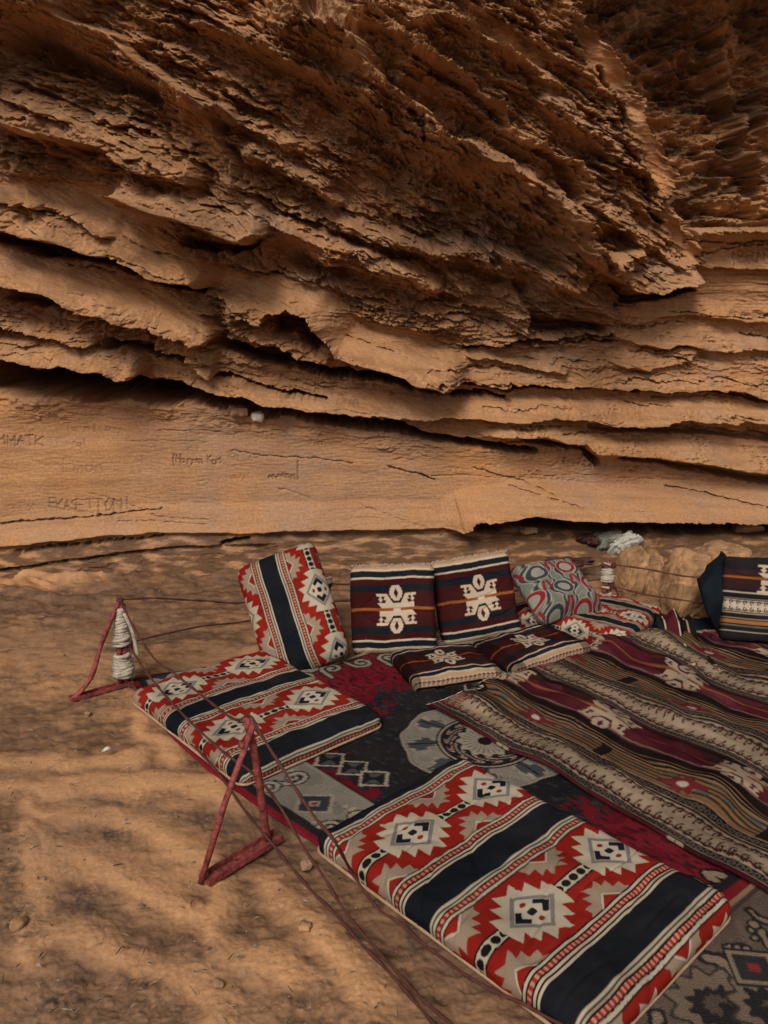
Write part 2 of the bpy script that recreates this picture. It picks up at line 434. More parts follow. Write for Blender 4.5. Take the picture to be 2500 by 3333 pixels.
def rock_relief(px, py, fine=True, far=None):
    """how far the rock stands out of its plain base surface (m), for survey positions"""
    x, y = px.copy(), py.copy()
    rec = np.zeros(x.shape)
    if far is not None:                                # right of the buttress edge the wall stands a metre further back
        ex = x + 4 * fbm(x / 40, y / 40, 14, 3); ey = y + 4 * fbm(x / 40, y / 40, 24, 3)
        d0, s0, _ = seg_dist(ex, ey, EDGE)
        rec = np.where(s0 > 0, sstep(0, 12, d0), 0.0) * (1 - sstep(474, 496, ey))
        x = np.where(rec > 0.5, far[0], x); y = np.where(rec > 0.5, far[1], y)
    rx, ry = x * 0.88 + y * 0.47, y * 0.88 - x * 0.47   # along and across the dip of the ceiling beds
    wx = 7 * fbm(rx / 110, ry / 60, 11, 2) + (2.2 * fbm(rx / 30, ry / 12, 15, 3) if fine else 0)
    wy = 11 * fbm(rx / 130, ry / 60, 21, 2) + (3.2 * fbm(rx / 42, ry / 11, 25, 3) if fine else 0)
    damp = sstep(860, 1000, y)                         # the lower wall is cleaner cut
    xw, yw = x + wx * (1 - .5 * damp), y + wy * (1 - .72 * damp)
    Hh = np.zeros(x.shape); lipm = np.zeros(x.shape)
    for pts, amp, up, dn in LEDGES:
        m = up + dn + 30
        bx = [p[0] for p in pts]; by = [p[1] for p in pts]
        sel = (xw > min(bx) - m) & (xw < max(bx) + m) & (yw > min(by) - m) & (yw < max(by) + m)
        if not sel.any(): continue
        d, s, t = seg_dist(xw[sel], yw[sel], pts)
        ends = sstep(-0.02, 0.10, t) * (1 - sstep(0.93, 1.03, t))
        if pts[0][0] < 0: ends = 1 - sstep(0.93, 1.03, t)
        if pts[-1][0] > 1650: ends = sstep(-0.02, 0.10, t)
        above = np.clip(1 - d / up, 0, 1) ** 0.95
        below = 1 - sstep(0, dn, d)
        if dn > 40: below = np.clip(1 - d / dn, 0, 1) ** 1.1
        Hh[sel] += (1.3 + .7 * (pts[0][1] < 480)) * amp * ends * np.where(s > 0, below, above)
        lipm[sel] = np.maximum(lipm[sel], 1.6 * amp / .3 * ends * np.where(s > 0, 0, np.clip(1 - d / (0.8 * up), 0, 1)))
    jx, jy, jz = (2.5 * fbm(x / 9, y / 9, 141, 2), 2.0 * fbm(x / 12, y / 12, 143, 2), fbm(x / 14, y / 14, 145, 2)) if fine else (0 * x, 0 * x, 0 * x)
    for pts, dep, w0, w1 in CREVICES:
        if not fine and dep > .2: continue
        m = max(w0, w1) * 2 + 20
        bx = [p[0] for p in pts]; by = [p[1] for p in pts]
        sel = (xw > min(bx) - m) & (xw < max(bx) + m) & (yw > min(by) - m) & (yw < max(by) + m)
        if not sel.any(): continue
        d, s, t = seg_dist(xw[sel] + jx[sel], yw[sel] + jy[sel], pts)
        dep = dep * np.clip(0.75 + 0.9 * jz[sel], 0.15, 1.1) if dep < .1 else dep
        w = w0 + (w1 - w0) * np.clip(t, 0, 1)
        ends = 1 - sstep(1.0, 1.05, t)
        if pts[0][0] > 0: ends = ends * sstep(-0.05, 0.05, t)
        u = d / w
        Hh[sel] -= dep * ends * (1 - sstep(0.35, 1.25, u))
    # recess right of the buttress
    if far is not None:
        Hh = Hh * (1 - rec)
        Hh -= rec * (1.0 - 0.25 * sstep(200, 480, y) + 0.12 * fbm(x / 75, y / 45, 71, 3) + 0.12 * saw((480 - y + 14 * fbm(x / 50, y / 30, 73, 3)) / 46, 75, x / 90))
        Hh += 0.08 * np.where(s0 <= 0, np.clip(1 - d0 / 40, 0, 1), 0) * (1 - sstep(474, 496, py))
    for rib, a, w in (([(1550, 50), (1568, 150), (1580, 225), (1595, 325), (1622, 385)], .22, 16),
                      ([(1470, 20), (1500, 80), (1440, 120), (1460, 170)], .12, 20),
                      ([(1640, 200), (1652, 250), (1655, 285)], .2, 14)):
        dd, ss, _ = seg_dist(xw, yw, rib)
        Hh += a * np.exp(-(dd / w) ** 2) * rec
    # bedding
    smooth = np.zeros(x.shape)
    for p in SMOOTH:
        smooth = np.maximum(smooth, poly_mask(xw, yw, p, 14))
    ceil_y = np.interp(x, [-50, 500, 900, 1300, 1450, 1680], [330, 480, 620, 640, 590, 490])
    m_up = (1 - sstep(-50, 50, yw - ceil_y)) * (1 - rec)
    phis = (bed_coord(x, y), 900 - (y - 0.40 * x - 0.00013 * x * x), (500 - y) * 1.25 + 0.05 * x + 10 * fbm(x / 50, y / 30, 49, 2))
    wts = ((1 - m_up) * (1 - rec), m_up, rec * 0.50)
    along = x / 60 + y / 160
    ceil_ = sstep(900, 640, y)
    plate_k = 1 - 0.82 * rec
    amp = (0.16 + 0.84 * ceil_)
    right_beds = sstep(900, 1200, x) * sstep(620, 700, y) * (1 - sstep(1000, 1080, y))
    amp = amp * (1 - 0.45 * right_beds)
    low = sstep(985, 1030, y + 0.02 * x)
    amp = amp * (1 - 0.55 * low)
    amp = amp * (1 - 0.92 * smooth) * (0.9 + 0.6 * fbm(x / 140, y / 110, 81, 2))
    amp = np.clip(amp, 0, 2) * (1 - 0.62 * np.clip(lipm, 0, 1))
    w1 = 16 * fbm(x / 130, y / 90, 41, 3) + (6 * fbm(rx / 30, ry / 15, 45, 3) if fine else 0)
    w2 = 7 * fbm(rx / 40, ry / 20, 61, 2)
    for ph0, wt in zip(phis, wts):
        q = wt > 0.002
        if not q.any(): continue
        A, al = (amp * wt)[q], along[q]
        ph = (ph0 + w1)[q]
        Hh[q] += A * 0.105 * saw(ph / 62, 51, al)
        if fine:
            ph2 = ph + w2[q]
            Hh[q] += A * 0.078 * saw(ph2 / 24 + 0.4 * noise(ph / 60, al, 5), 53, al * 1.3)
            Hh[q] += A * 0.036 * saw(ph2 / 10.5 + 0.5 * noise(ph / 30, al * 2, 6), 57, al * 2.6, 0.22)
    phi = np.where(rec > .5, phis[2], np.where(m_up > .5, phis[1], phis[0]))
    if fine:
        Hh += amp * 0.016 * fbm(rx / 18, ry / 8, 91, 3)
        qx, qy = rx + 4 * fbm(x / 22, y / 22, 121, 2), ry + 3 * fbm(x / 22, y / 22, 123, 2)
        flat = 1 - sstep(640, 760, y)
        qy2, qx2 = qy * flat + (y - 0.06 * x + 3 * fbm(x / 22, y / 22, 123, 2)) * (1 - flat), qx * flat + x * (1 - flat)
        Hh += amp * plate_k * 0.080 * plates(qx2 / 42, qy2 / 16, 125)
        Hh += amp * plate_k * 0.028 * plates(qx2 / 18, qy2 / 7.5, 127)
        Hh += amp * plate_k * 0.015 * plates(qx2 / 8, qy2 / 4, 129)
        Hh += (1 - 0.6 * smooth) * 0.005 * fbm(x / 26, y / 4.5, 95, 4)
        # pitted weathering
        pit = right_beds * (1 - 0.3 * smooth) + rec * 1.2 + sstep(1230, 1300, x) * sstep(250, 350, y) * (1 - sstep(600, 640, y)) * (1 - rec) * (1 - smooth)
        wv = worley(x / 11, y / 8, 101)
        sel = sstep(-0.1, 0.5, fbm(x / 70, y / 30, 103, 2))
        Hh -= 0.022 * np.clip(pit, 0, 1.3) * sel * (1 - sstep(0.10, 0.50, wv))
        wv = worley(x / 30, y / 20, 107)
        Hh -= (0.012 * rec + 0.025 * pit * ceil_) * (1 - sstep(0.10, 0.60, wv))
    Hh += 0.05 * fbm(x / 150, y / 110, 111, 2) * (1 - 0.7 * damp)
    global MARKS
    if fine:
        MARKS = scratch_marks(x + .8 * noise(x / 5, y / 5, 151), y + .8 * noise(x / 5, y / 5, 152)) * (1 - rec)
        Hh -= 0.010 * MARKS
    return Hh, phi, rec, smooth


def base_y(X, Z):
    y0 = 4.875 + 0.10 * np.tanh(X / 1.2) + 0.30 * sstep(0.3, 3.2, X) * 1.6
    lean = 0.20 * (1 - 0.4 * sstep(0.5, 1.7, X)) * (np.logaddexp(0, (Z - 1.25) * 6) / 6 - np.logaddexp(0, (Z - 3.1) * 6) / 6)
    shade_roof = 0.75 * (.8 * sstep(2.75, 3.15, Z + .10 * np.sin(X * 2.3)) * sstep(-1.0, -1.9, X) + 1.7 * sstep(3.42, 3.9, Z) * sstep(.7, 1.3, X))  # out-of-view brow, pushed forward to shade the recess and top left
    return y0 - lean - shade_roof - 0.34 * sstep(0.26, -0.06, Z) * sstep(.1, .8, X) - 0.17 * sstep(0.30, -0.14, Z) * (1 - sstep(.1, .8, X))


def build_rock():
    xs = np.concatenate([np.linspace(-7.0, -2.75, 90)[:-1], np.linspace(-2.75, 3.35, ROCK_NX), np.linspace(3.35, 7.5, 90)[1:]])
    zs = np.concatenate([np.linspace(-0.5, -0.1, 16)[:-1], np.linspace(-0.1, 3.46, ROCK_NZ), np.linspace(3.46, 5.4, 80)[1:]])
    X, Z = np.meshgrid(xs, zs)
    B = base_y(X, Z)

    def survey(y):
        u, v = to_px(X, np.maximum(y, 1.2), Z)
        return u / S_, v / S_
    # settle where each point of the wall shows once it stands out by its relief
    st = 6
    Xc, Zc, Bc = X[::st, ::st], Z[::st, ::st], B[::st, ::st]
    Hc = np.zeros(Xc.shape)
    for it in range(5):
        u, v = to_px(Xc, np.maximum(Bc - Hc, 1.2), Zc)
        Hn, _, _, _ = rock_relief(u / S_, v / S_, fine=False)
        k = (5, 4, 3, 3, 3)[it]
        pad = np.pad(Hn, k, mode='edge')
        c = np.cumsum(np.cumsum(np.pad(pad, ((1, 0), (1, 0))), 0), 1)
        n = 2 * k + 1
        Hc = (c[n:, n:] - c[:-n, n:] - c[n:, :-n] + c[:-n, :-n]) / (n * n)
    # bilinear back to the full grid
    ri = np.interp(np.arange(X.shape[0]), np.arange(0, X.shape[0], st), np.arange(Xc.shape[0]))
    ci = np.interp(np.arange(X.shape[1]), np.arange(0, X.shape[1], st), np.arange(Xc.shape[1]))
    r0 = np.minimum(ri.astype(int), Xc.shape[0] - 2); c0 = np.minimum(ci.astype(int), Xc.shape[1] - 2)
    fr, fc = (ri - r0)[:, None], (ci - c0)[None, :]
    Hs = (Hc[r0][:, c0] * (1 - fr) * (1 - fc) + Hc[r0 + 1][:, c0] * fr * (1 - fc) + Hc[r0][:, c0 + 1] * (1 - fr) * fc + Hc[r0 + 1][:, c0 + 1] * fr * fc)
    u, v = survey(B - Hs)
    far = to_px(X, np.maximum(B - 0.25 * Hs + 0.85, 1.2), Z)
    Hh, phi, rec, smooth = rock_relief(u, v, True, (far[0] / S_, far[1] / S_))
    Y = B - Hh
    Z = Z - 0.20 * np.clip(Hh - Hs, -0.02, 0.16) * sstep(0.7, 1.0, Z)   # the lips hang a little
    V = np.stack([X, Y, Z], -1).reshape(-1, 3)
    return X, Y, Z, u, v, V, phi, rec, smooth


ROCK_NX, ROCK_NZ = 1250, 930


def rock_material():
    m, nt, b = new_mat('sandstone')
    L = nt.links.new
    tc = N(nt, 'ShaderNodeTexCoord')
    at = N(nt, 'ShaderNodeAttribute', attribute_name='bedding')
    sm = N(nt, 'ShaderNodeAttribute', attribute_name='even')
    pa = N(nt, 'ShaderNodeAttribute', attribute_name='varnish_dark')
    # colour of each bed
    comb = N(nt, 'ShaderNodeCombineXYZ')
    ml = N(nt, 'ShaderNodeMath', operation='MULTIPLY', i_Value=0.0); ml.inputs[1].default_value = 0.021
    L(at.outputs['Fac'], ml.inputs[0])
    sx = N(nt, 'ShaderNodeSeparateXYZ'); L(tc.outputs['Object'], sx.inputs[0])
    mx = N(nt, 'ShaderNodeMath', operation='MULTIPLY'); mx.inputs[1].default_value = 0.35
    L(sx.outputs[0], mx.inputs[0])
    L(mx.outputs[0], comb.inputs[0]); L(ml.outputs[0], comb.inputs[1])
    n1 = N(nt, 'ShaderNodeTexNoise', i_Scale=2.4, i_Detail=7.0, i_Roughness=0.6)
    L(comb.outputs[0], n1.inputs['Vector'])
    r1 = ramp(nt, [(0.25, (0.25, 0.124, 0.062)), (0.42, (0.38, 0.203, 0.100)), (0.55, (0.455, 0.248, 0.120)), (0.66, (0.40, 0.228, 0.128)), (0.8, (0.49, 0.293, 0.155))])
    L(n1.outputs['Fac'], r1.inputs[0])
    # mauve and ochre blotches
    n2 = N(nt, 'ShaderNodeTexNoise', i_Scale=1.35, i_Detail=5.0, i_Roughness=0.55)
    L(tc.outputs['Object'], n2.inputs['Vector'])
    r2 = ramp(nt, [(0.50, (0, 0, 0)), (0.66, (1, 1, 1))]); L(n2.outputs['Fac'], r2.inputs[0])
    mf = N(nt, 'ShaderNodeMath', operation='MULTIPLY'); mf.inputs[1].default_value = 0.75
    L(r2.outputs[0], mf.inputs[0])
    c = mixc(nt, mf.outputs[0], r1.outputs[0], (0.36, 0.225, 0.145))
    n3 = N(nt, 'ShaderNodeTexNoise', i_Scale=3.1, i_Detail=4.0); L(tc.outputs['Object'], n3.inputs['Vector'])
    r3 = ramp(nt, [(0.52, (0, 0, 0)), (0.70, (0.6, 0.6, 0.6))]); L(n3.outputs['Fac'], r3.inputs[0])
    c = mixc(nt, r3.outputs[0], c, (0.48, 0.235, 0.095))
    # grain
    n4 = N(nt, 'ShaderNodeTexNoise', i_Scale=70.0, i_Detail=6.0, i_Roughness=0.7); L(tc.outputs['Object'], n4.inputs['Vector'])
    r4 = ramp(nt, [(0.3, (0.72, 0.70, 0.68)), (0.7, (1.18, 1.18, 1.18))]); L(n4.outputs['Fac'], r4.inputs[0])
    c = mixc(nt, 1.0, c, r4.outputs[0], 'MULTIPLY')
    # thin dark flaky partings
    nf = N(nt, 'ShaderNodeTexNoise', i_Scale=1.0, i_Detail=6.0, i_Roughness=0.7)
    cf = N(nt, 'ShaderNodeCombineXYZ')
    mf1 = N(nt, 'ShaderNodeMath', operation='MULTIPLY'); mf1.inputs[1].default_value = 0.11; L(at.outputs['Fac'], mf1.inputs[0])
    mf2 = N(nt, 'ShaderNodeMath', operation='MULTIPLY'); mf2.inputs[1].default_value = 6.0; L(sx.outputs[0], mf2.inputs[0])
    L(mf2.outputs[0], cf.inputs[0]); L(mf1.outputs[0], cf.inputs[1]); L(cf.outputs[0], nf.inputs['Vector'])
    rf = ramp(nt, [(0.36, (1, 1, 1)), (0.47, (0, 0, 0))]); L(nf.outputs['Fac'], rf.inputs[0])
    iv = N(nt, 'ShaderNodeMath', operation='MULTIPLY_ADD'); iv.inputs[1].default_value = -0.34; iv.inputs[2].default_value = 0.36
    L(sm.outputs['Fac'], iv.inputs[0])
    mf3 = N(nt, 'ShaderNodeMath', operation='MULTIPLY'); L(rf.outputs[0], mf3.inputs[0]); L(iv.outputs[0], mf3.inputs[1])
    c = mixc(nt, mf3.outputs[0], c, (0.16, 0.075, 0.036))
    # dark desert varnish in ragged patches, and the darker recess and slot
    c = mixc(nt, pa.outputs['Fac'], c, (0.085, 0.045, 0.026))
    sk = N(nt, 'ShaderNodeAttribute', attribute_name='scratch')
    skm = N(nt, 'ShaderNodeMath', operation='MULTIPLY'); skm.inputs[1].default_value = 0.5; L(sk.outputs['Fac'], skm.inputs[0])
    c = mixc(nt, skm.outputs[0], c, (0.085, 0.05, 0.036))
    L(c, b.inputs['Base Color'])
    b.inputs['Roughness'].default_value = 0.95
    b.inputs['Specular IOR Level'].default_value = 0.15
    # fine relief: flaky lines along the bedding and sandy grain
    cb = N(nt, 'ShaderNodeCombineXYZ')
    m5 = N(nt, 'ShaderNodeMath', operation='MULTIPLY'); m5.inputs[1].default_value = 0.30
    L(at.outputs['Fac'], m5.inputs[0])
    m6 = N(nt, 'ShaderNodeMath', operation='MULTIPLY'); m6.inputs[1].default_value = 11.0
    L(sx.outputs[0], m6.inputs[0])
    L(m6.outputs[0], cb.inputs[0]); L(m5.outputs[0], cb.inputs[1])
    n6 = N(nt, 'ShaderNodeTexNoise', i_Scale=1.0, i_Detail=5.0, i_Roughness=0.65); L(cb.outputs[0], n6.inputs['Vector'])
    inv = N(nt, 'ShaderNodeMath', operation='MULTIPLY_ADD'); inv.inputs[1].default_value = -0.75; inv.inputs[2].default_value = 1.0
    L(sm.outputs['Fac'], inv.inputs[0])
    h1 = N(nt, 'ShaderNodeMath', operation='MULTIPLY'); L(n6.outputs['Fac'], h1.inputs[0]); L(inv.outputs[0], h1.inputs[1])
    b1 = N(nt, 'ShaderNodeBump', i_Strength=0.6, i_Distance=0.014); L(h1.outputs[0], b1.inputs['Height'])
    b2 = N(nt, 'ShaderNodeBump', i_Strength=0.5, i_Distance=0.006); L(n4.outputs['Fac'], b2.inputs['Height']); L(b1.outputs[0], b2.inputs['Normal'])
    L(b2.outputs[0], b.inputs['Normal'])
    return m


def make_cliff():
    X, Y, Z, u, v, V, phi, rec, smooth = build_rock()
    global CLIFF_V
    CLIFF_V = V
    # varnish: stains of the overhung beds, ragged; then darker recess and slot
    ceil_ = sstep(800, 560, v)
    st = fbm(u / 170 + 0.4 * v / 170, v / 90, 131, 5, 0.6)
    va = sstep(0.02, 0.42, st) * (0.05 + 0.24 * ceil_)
    va = np.maximum(va, 0.75 * rec * sstep(-0.25, 0.35, st))  # darker over most of the recess
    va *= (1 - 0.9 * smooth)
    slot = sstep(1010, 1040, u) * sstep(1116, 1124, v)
    va = np.maximum(va, 0.8 * slot * sstep(-0.3, 0.3, fbm(u / 40, v / 12, 133, 3)))  # darker along the slot at the wall foot
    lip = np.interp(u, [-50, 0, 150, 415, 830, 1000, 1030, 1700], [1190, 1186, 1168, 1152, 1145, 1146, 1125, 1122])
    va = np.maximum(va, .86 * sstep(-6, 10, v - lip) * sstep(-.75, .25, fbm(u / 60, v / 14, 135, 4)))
    o = mesh_obj('cliff', V, grid_faces(*X.shape), rock_material(), attrs={'bedding': phi, 'even': smooth, 'varnish_dark': np.clip(va, 0, 1), 'scratch': MARKS})
    tag(o, 'layered orange sandstone cliff overhanging the floor of the shelter', 'cliff', kind='structure')
    return o


# ================================================================== light and camera
def make_light():
    w = bpy.data.worlds.new('World'); SC.world = w
    w.use_nodes = True
    nt = w.node_tree
    bg = nt.nodes['Background']
    sky = nt.nodes.new('ShaderNodeTexSky')
    sky.sky_type = 'NISHITA'; sky.sun_disc = False
    el, az = math.radians(SUN_EL), math.radians(SUN_AZ)   # az measured from +Y towards +X
    sky.sun_elevation = el; sky.sun_rotation = az
    sky.dust_density = 4.0; sky.air_density = 1.0
    hs = nt.nodes.new('ShaderNodeHueSaturation'); hs.inputs['Saturation'].default_value = 0.35
    nt.links.new(sky.outputs[0], hs.inputs['Color'])
    nt.links.new(hs.outputs[0], bg.inputs['Color'])
    bg.inputs['Strength'].default_value = SKY
    d = bpy.data.lights.new('sun', 'SUN'); d.energy = SUN; d.angle = math.radians(SUN_ANG); d.color = (1.0, 0.90, 0.79)
    o = bpy.data.objects.new('sun', d); COL.objects.link(o)
    dirv = Vector((math.sin(az) * math.cos(el), math.cos(az) * math.cos(el), math.sin(el)))
    o.rotation_euler = dirv.to_track_quat('Z', 'Y').to_euler()
    SC.view_settings.view_transform = 'Standard'; SC.view_settings.look = 'None'
    SC.view_settings.exposure = EXPO; SC.view_settings.gamma = 1


SUN_EL, SUN_AZ, SUN_ANG, SUN, SKY, EXPO = 43, 198, 24, 2.35, 0.075, 0.03


def make_camera():
    c = bpy.data.cameras.new('camera')
    c.sensor_fit = 'VERTICAL'; c.sensor_height = 36.0
    c.lens = 36.0 * FPX / H_
    c.clip_end = 500; c.clip_start = 0.05
    o = bpy.data.objects.new('camera', c); COL.objects.link(o)
    o.location = (0, 0, CAM_H)
    o.rotation_euler = (math.pi / 2 - PITCH, 0, 0)
    SC.camera = o


make_camera()
make_light()
make_cliff()
#MORE
# ================================================================== dyes and woven patterns
RED = (0.215, 0.011, 0.008); NAVY = (0.0050, 0.0085, 0.0135); CREAM = (0.40, 0.34, 0.25); BLACK = (0.0065, 0.0065, 0.007)
GREY = (0.17, 0.155, 0.145); TAUPE = (0.265, 0.195, 0.138); PINK = (0.42, 0.19, 0.135); MAROON = (0.040, 0.006, 0.008)
DBLUE = (0.006, 0.011, 0.017); ORANGE = (0.27, 0.080, 0.018); TAN = (0.42, 0.27, 0.16); IVORY = (0.50, 0.40, 0.30)
PLUM = (0.085, 0.010, 0.020); SAGE = (0.105, 0.104, 0.082); CARM = (0.130, 0.006, 0.015); SLATE = (0.062, 0.066, 0.072)
RGREY = (0.225, 0.205, 0.170); ROSE = (0.20, 0.035, 0.055)


class Cloth:
    """colour field painted by shapes, later shapes cover earlier ones"""
    def __init__(s, x, y, base):
        s.x, s.y = x, y
        s.c = np.empty(x.shape + (3,)); s.c[:] = base

    def put(s, m, col):
        s.c[m] = col

    def poly(s, pts, col, inv=None):
        x, y = (s.x, s.y) if inv is None else inv
        bx = [p[0] for p in pts]; by = [p[1] for p in pts]
        q = (x >= min(bx)) & (x <= max(bx)) & (y >= min(by)) & (y <= max(by))
        if q.any():
            k = np.zeros(x.shape, bool); k[q] = in_poly(x[q], y[q], pts); s.c[k] = col


TOOTH = [(0, .19), (.10, .242), (.117, .146), (.203, .186), (.217, .078), (.305, .122), (.325, .035)]
STAR = TOOTH + [(x, -y) for x, y in TOOTH[::-1]] + [(-x, -y) for x, y in TOOTH[1:]] + [(-x, y) for x, y in TOOTH[::-1][:-1]]
HTOOTH = [(0, .140), (.078, .182), (.066, .112), (.140, .130), (.128, .066), (.215, .070), (.205, .024), (.245, 0)]
HSTAR = [(-x, y) for x, y in HTOOTH[::-1]] + HTOOTH[1:]


def sadu(x, y, a0=0.0, b0=0.0, k=1.0):
    """red, navy and cream desert weave; bands run along x"""
    a = x / (D_ * k) - a0; b = y / (P_ * k) - b0
    jx = 0.0016 * noise(x * 90, y * 90, 3); a = a + jx; b = b + 0.6 * jx
    bb = b - np.round(b); ab = np.abs(bb)
    c = Cloth(a, bb, RED)
    aa = a - np.round(a)
    # string of beads between the stars
    m = (np.abs(bb) < .048); c.put(m, BLACK); m = (np.abs(bb) < .036); c.put(m, CREAM)
    u = (a - np.floor(a) - .5) / .0905
    uu = (u - np.round(u)) * .0905
    c.put((np.abs(uu) / .041 + np.abs(bb) / .031 < 1.25) & (np.abs(uu) < .038) & (np.abs(bb) < .027), BLACK)
    c.x, c.y = aa, bb
    c.poly(STAR, CREAM)
    d = np.abs(aa) / .262 + np.abs(bb) / .166
    st = 0.85 + 0.3 * (np.sin((aa + bb) * 260) > 0)
    m = d < 1; c.c[m] = np.array(GREY) * st[m][:, None]
    c.put(np.abs(aa) / .208 + np.abs(bb) / .134 < 1, (0.44, 0.39, 0.305))
    d1 = np.abs(aa) / .200 + np.abs(bb) / .128; d2 = np.abs(aa) / .118 + np.abs(bb) / .082
    c.put((d1 < 1) & (d2 > 1) & (np.abs(bb) < .60 * np.abs(aa)), NAVY)
    c.put((np.abs(aa) / .046 + np.abs(bb) / .030 < 1.3) & (np.abs(aa) < .037) & (np.abs(bb) < .024), NAVY)
    c.put((aa / .030) ** 2 + ((np.abs(bb) - .071) / .016) ** 2 < 1, RED)
    # half stars at the edges of the field
    ah = a - np.floor(a) - .5
    for sg in (1, -1):
        hb = .275 - sg * bb
        c.x, c.y = ah, hb
        c.poly(HSTAR, TAUPE)
        d = np.abs(ah) / .135 + hb / .086
        ok = (hb > 0) & (hb < .2)
        c.put(ok & (d < 1), GREY); c.put(ok & (d < .93), CREAM); c.put(ok & (d < .72), RED)
    # stripes
    for lo, hi, col in ((.273, .282, BLACK), (.282, .299, CREAM), (.299, .310, BLACK), (.310, .337, PINK), (.337, .349, BLACK), (.349, .366, CREAM),
                        (.366, .377, BLACK), (.377, .394, CREAM), (.394, .51, NAVY)):
        c.put((ab >= lo) & (ab < hi), col)
    tk = (ab >= .310) & (ab < .337)
    ph = (a * 22) % 1.0
    c.put(tk & (ph < .52), (0.26, 0.02, 0.014))
    return c.c


MOT_ARM = [(60, 95), (150, 245), (330, 248), (330, 208), (190, 203), (215, 150), (172, 152), (190, 100), (120, 95)]
MOT_HOOK = [(240, 212), (282, 212), (275, 168), (302, 166), (264, 100), (224, 160), (246, 166)]
_h = [(60, 115), (78, 82), (98, 66), (88, 46), (112, 24), (101, 0), (112, -22), (88, -46), (98, -62), (62, -88), (45, -115)]
MOT_DIA = _h + [(-x, y) for x, y in _h[::-1]]


def motif(c, X, Y, ivory=IVORY, ground=MAROON, line=True):
    """ivory eight-armed figure with two serrated lozenges, in units of about a third of a millimetre"""
    keep = (c.x, c.y)
    c.x, c.y = X, Y
    c.poly([(-322, 102), (285, 102), (285, 22), (-250, 22)], ivory)
    c.poly([(-285, -22), (250, -22), (322, -102), (-285, -102)], ivory)
    c.poly([(-62, 30), (62, 30), (62, -30), (-62, -30)], ivory)
    for sx in (1, -1):
        for sy in (1, -1):
            c.poly([(sx * x, sy * y) for x, y in MOT_ARM], ivory)
            c.poly([(sx * x, sy * y) for x, y in MOT_HOOK], ivory)
    for sy in (1, -1):
        c.poly([(-78, sy * 128), (78, sy * 128), (52, sy * 102), (-52, sy * 102)], BLACK)
        c.poly([(x, sy * 258 + y) for x, y in MOT_DIA], ivory)
        c.poly([(0, sy * 258 + 76), (38, sy * 258), (0, sy * 258 - 76), (-38, sy * 258)], ground)
    c.x, c.y = keep


def hooks(c, m, u, v, dark, light):
    """running scroll hooks in a band: u counts hooks, v runs 0..1 across"""
    c.put(m, light)
    f = u - np.floor(u)
    r = np.hypot((f - .5) * 1.15, (v - .48) * .95)
    c.put(m & (np.abs(r - .27) < .085) & ~((f > .5) & (v > .5)), dark)
    c.put(m & (np.hypot(f - .56, v - .46) < .10), dark)
    c.put(m & (np.abs(v - .12 - .3 * np.abs(f - .5)) < .07), dark)


def kilim_pad(x, y, k=1.0, dim=1.0, seed=0):
    X, Y = x / (.000335 * k), y / (.000335 * k)
    Y = Y + 7 * noise(X / 180, Y / 300, 70 + seed)
    d = np.abs(Y)
    c = Cloth(X, Y, MAROON)
    for lo, hi, col in ((235, 325, DBLUE), (405, 432, IVORY), (432, 512, DBLUE), (512, 540, IVORY), (540, 590, TAN)):
        c.put((d >= lo) & (d < hi), col)
    c.put((d < 19), ORANGE)
    m = (d >= 590) & (d < 690)
    hooks(c, m, X / 78, (d - 590) / 100, (0.05, 0.02, 0.015), (0.56, 0.38, 0.27))
    m = d >= 690
    c.put(m, BLACK)
    q = (np.floor(d / 36) % 5)
    c.put(m & (q == 1), IVORY); c.put(m & (q == 3), ORANGE)
    motif(c, X * 1.22, Y * 1.16)
    c.put((d < 17) & (np.abs(X) > 50) & (np.abs(X) < 280), ORANGE)
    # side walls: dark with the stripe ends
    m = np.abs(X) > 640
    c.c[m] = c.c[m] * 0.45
    return c.c * dim


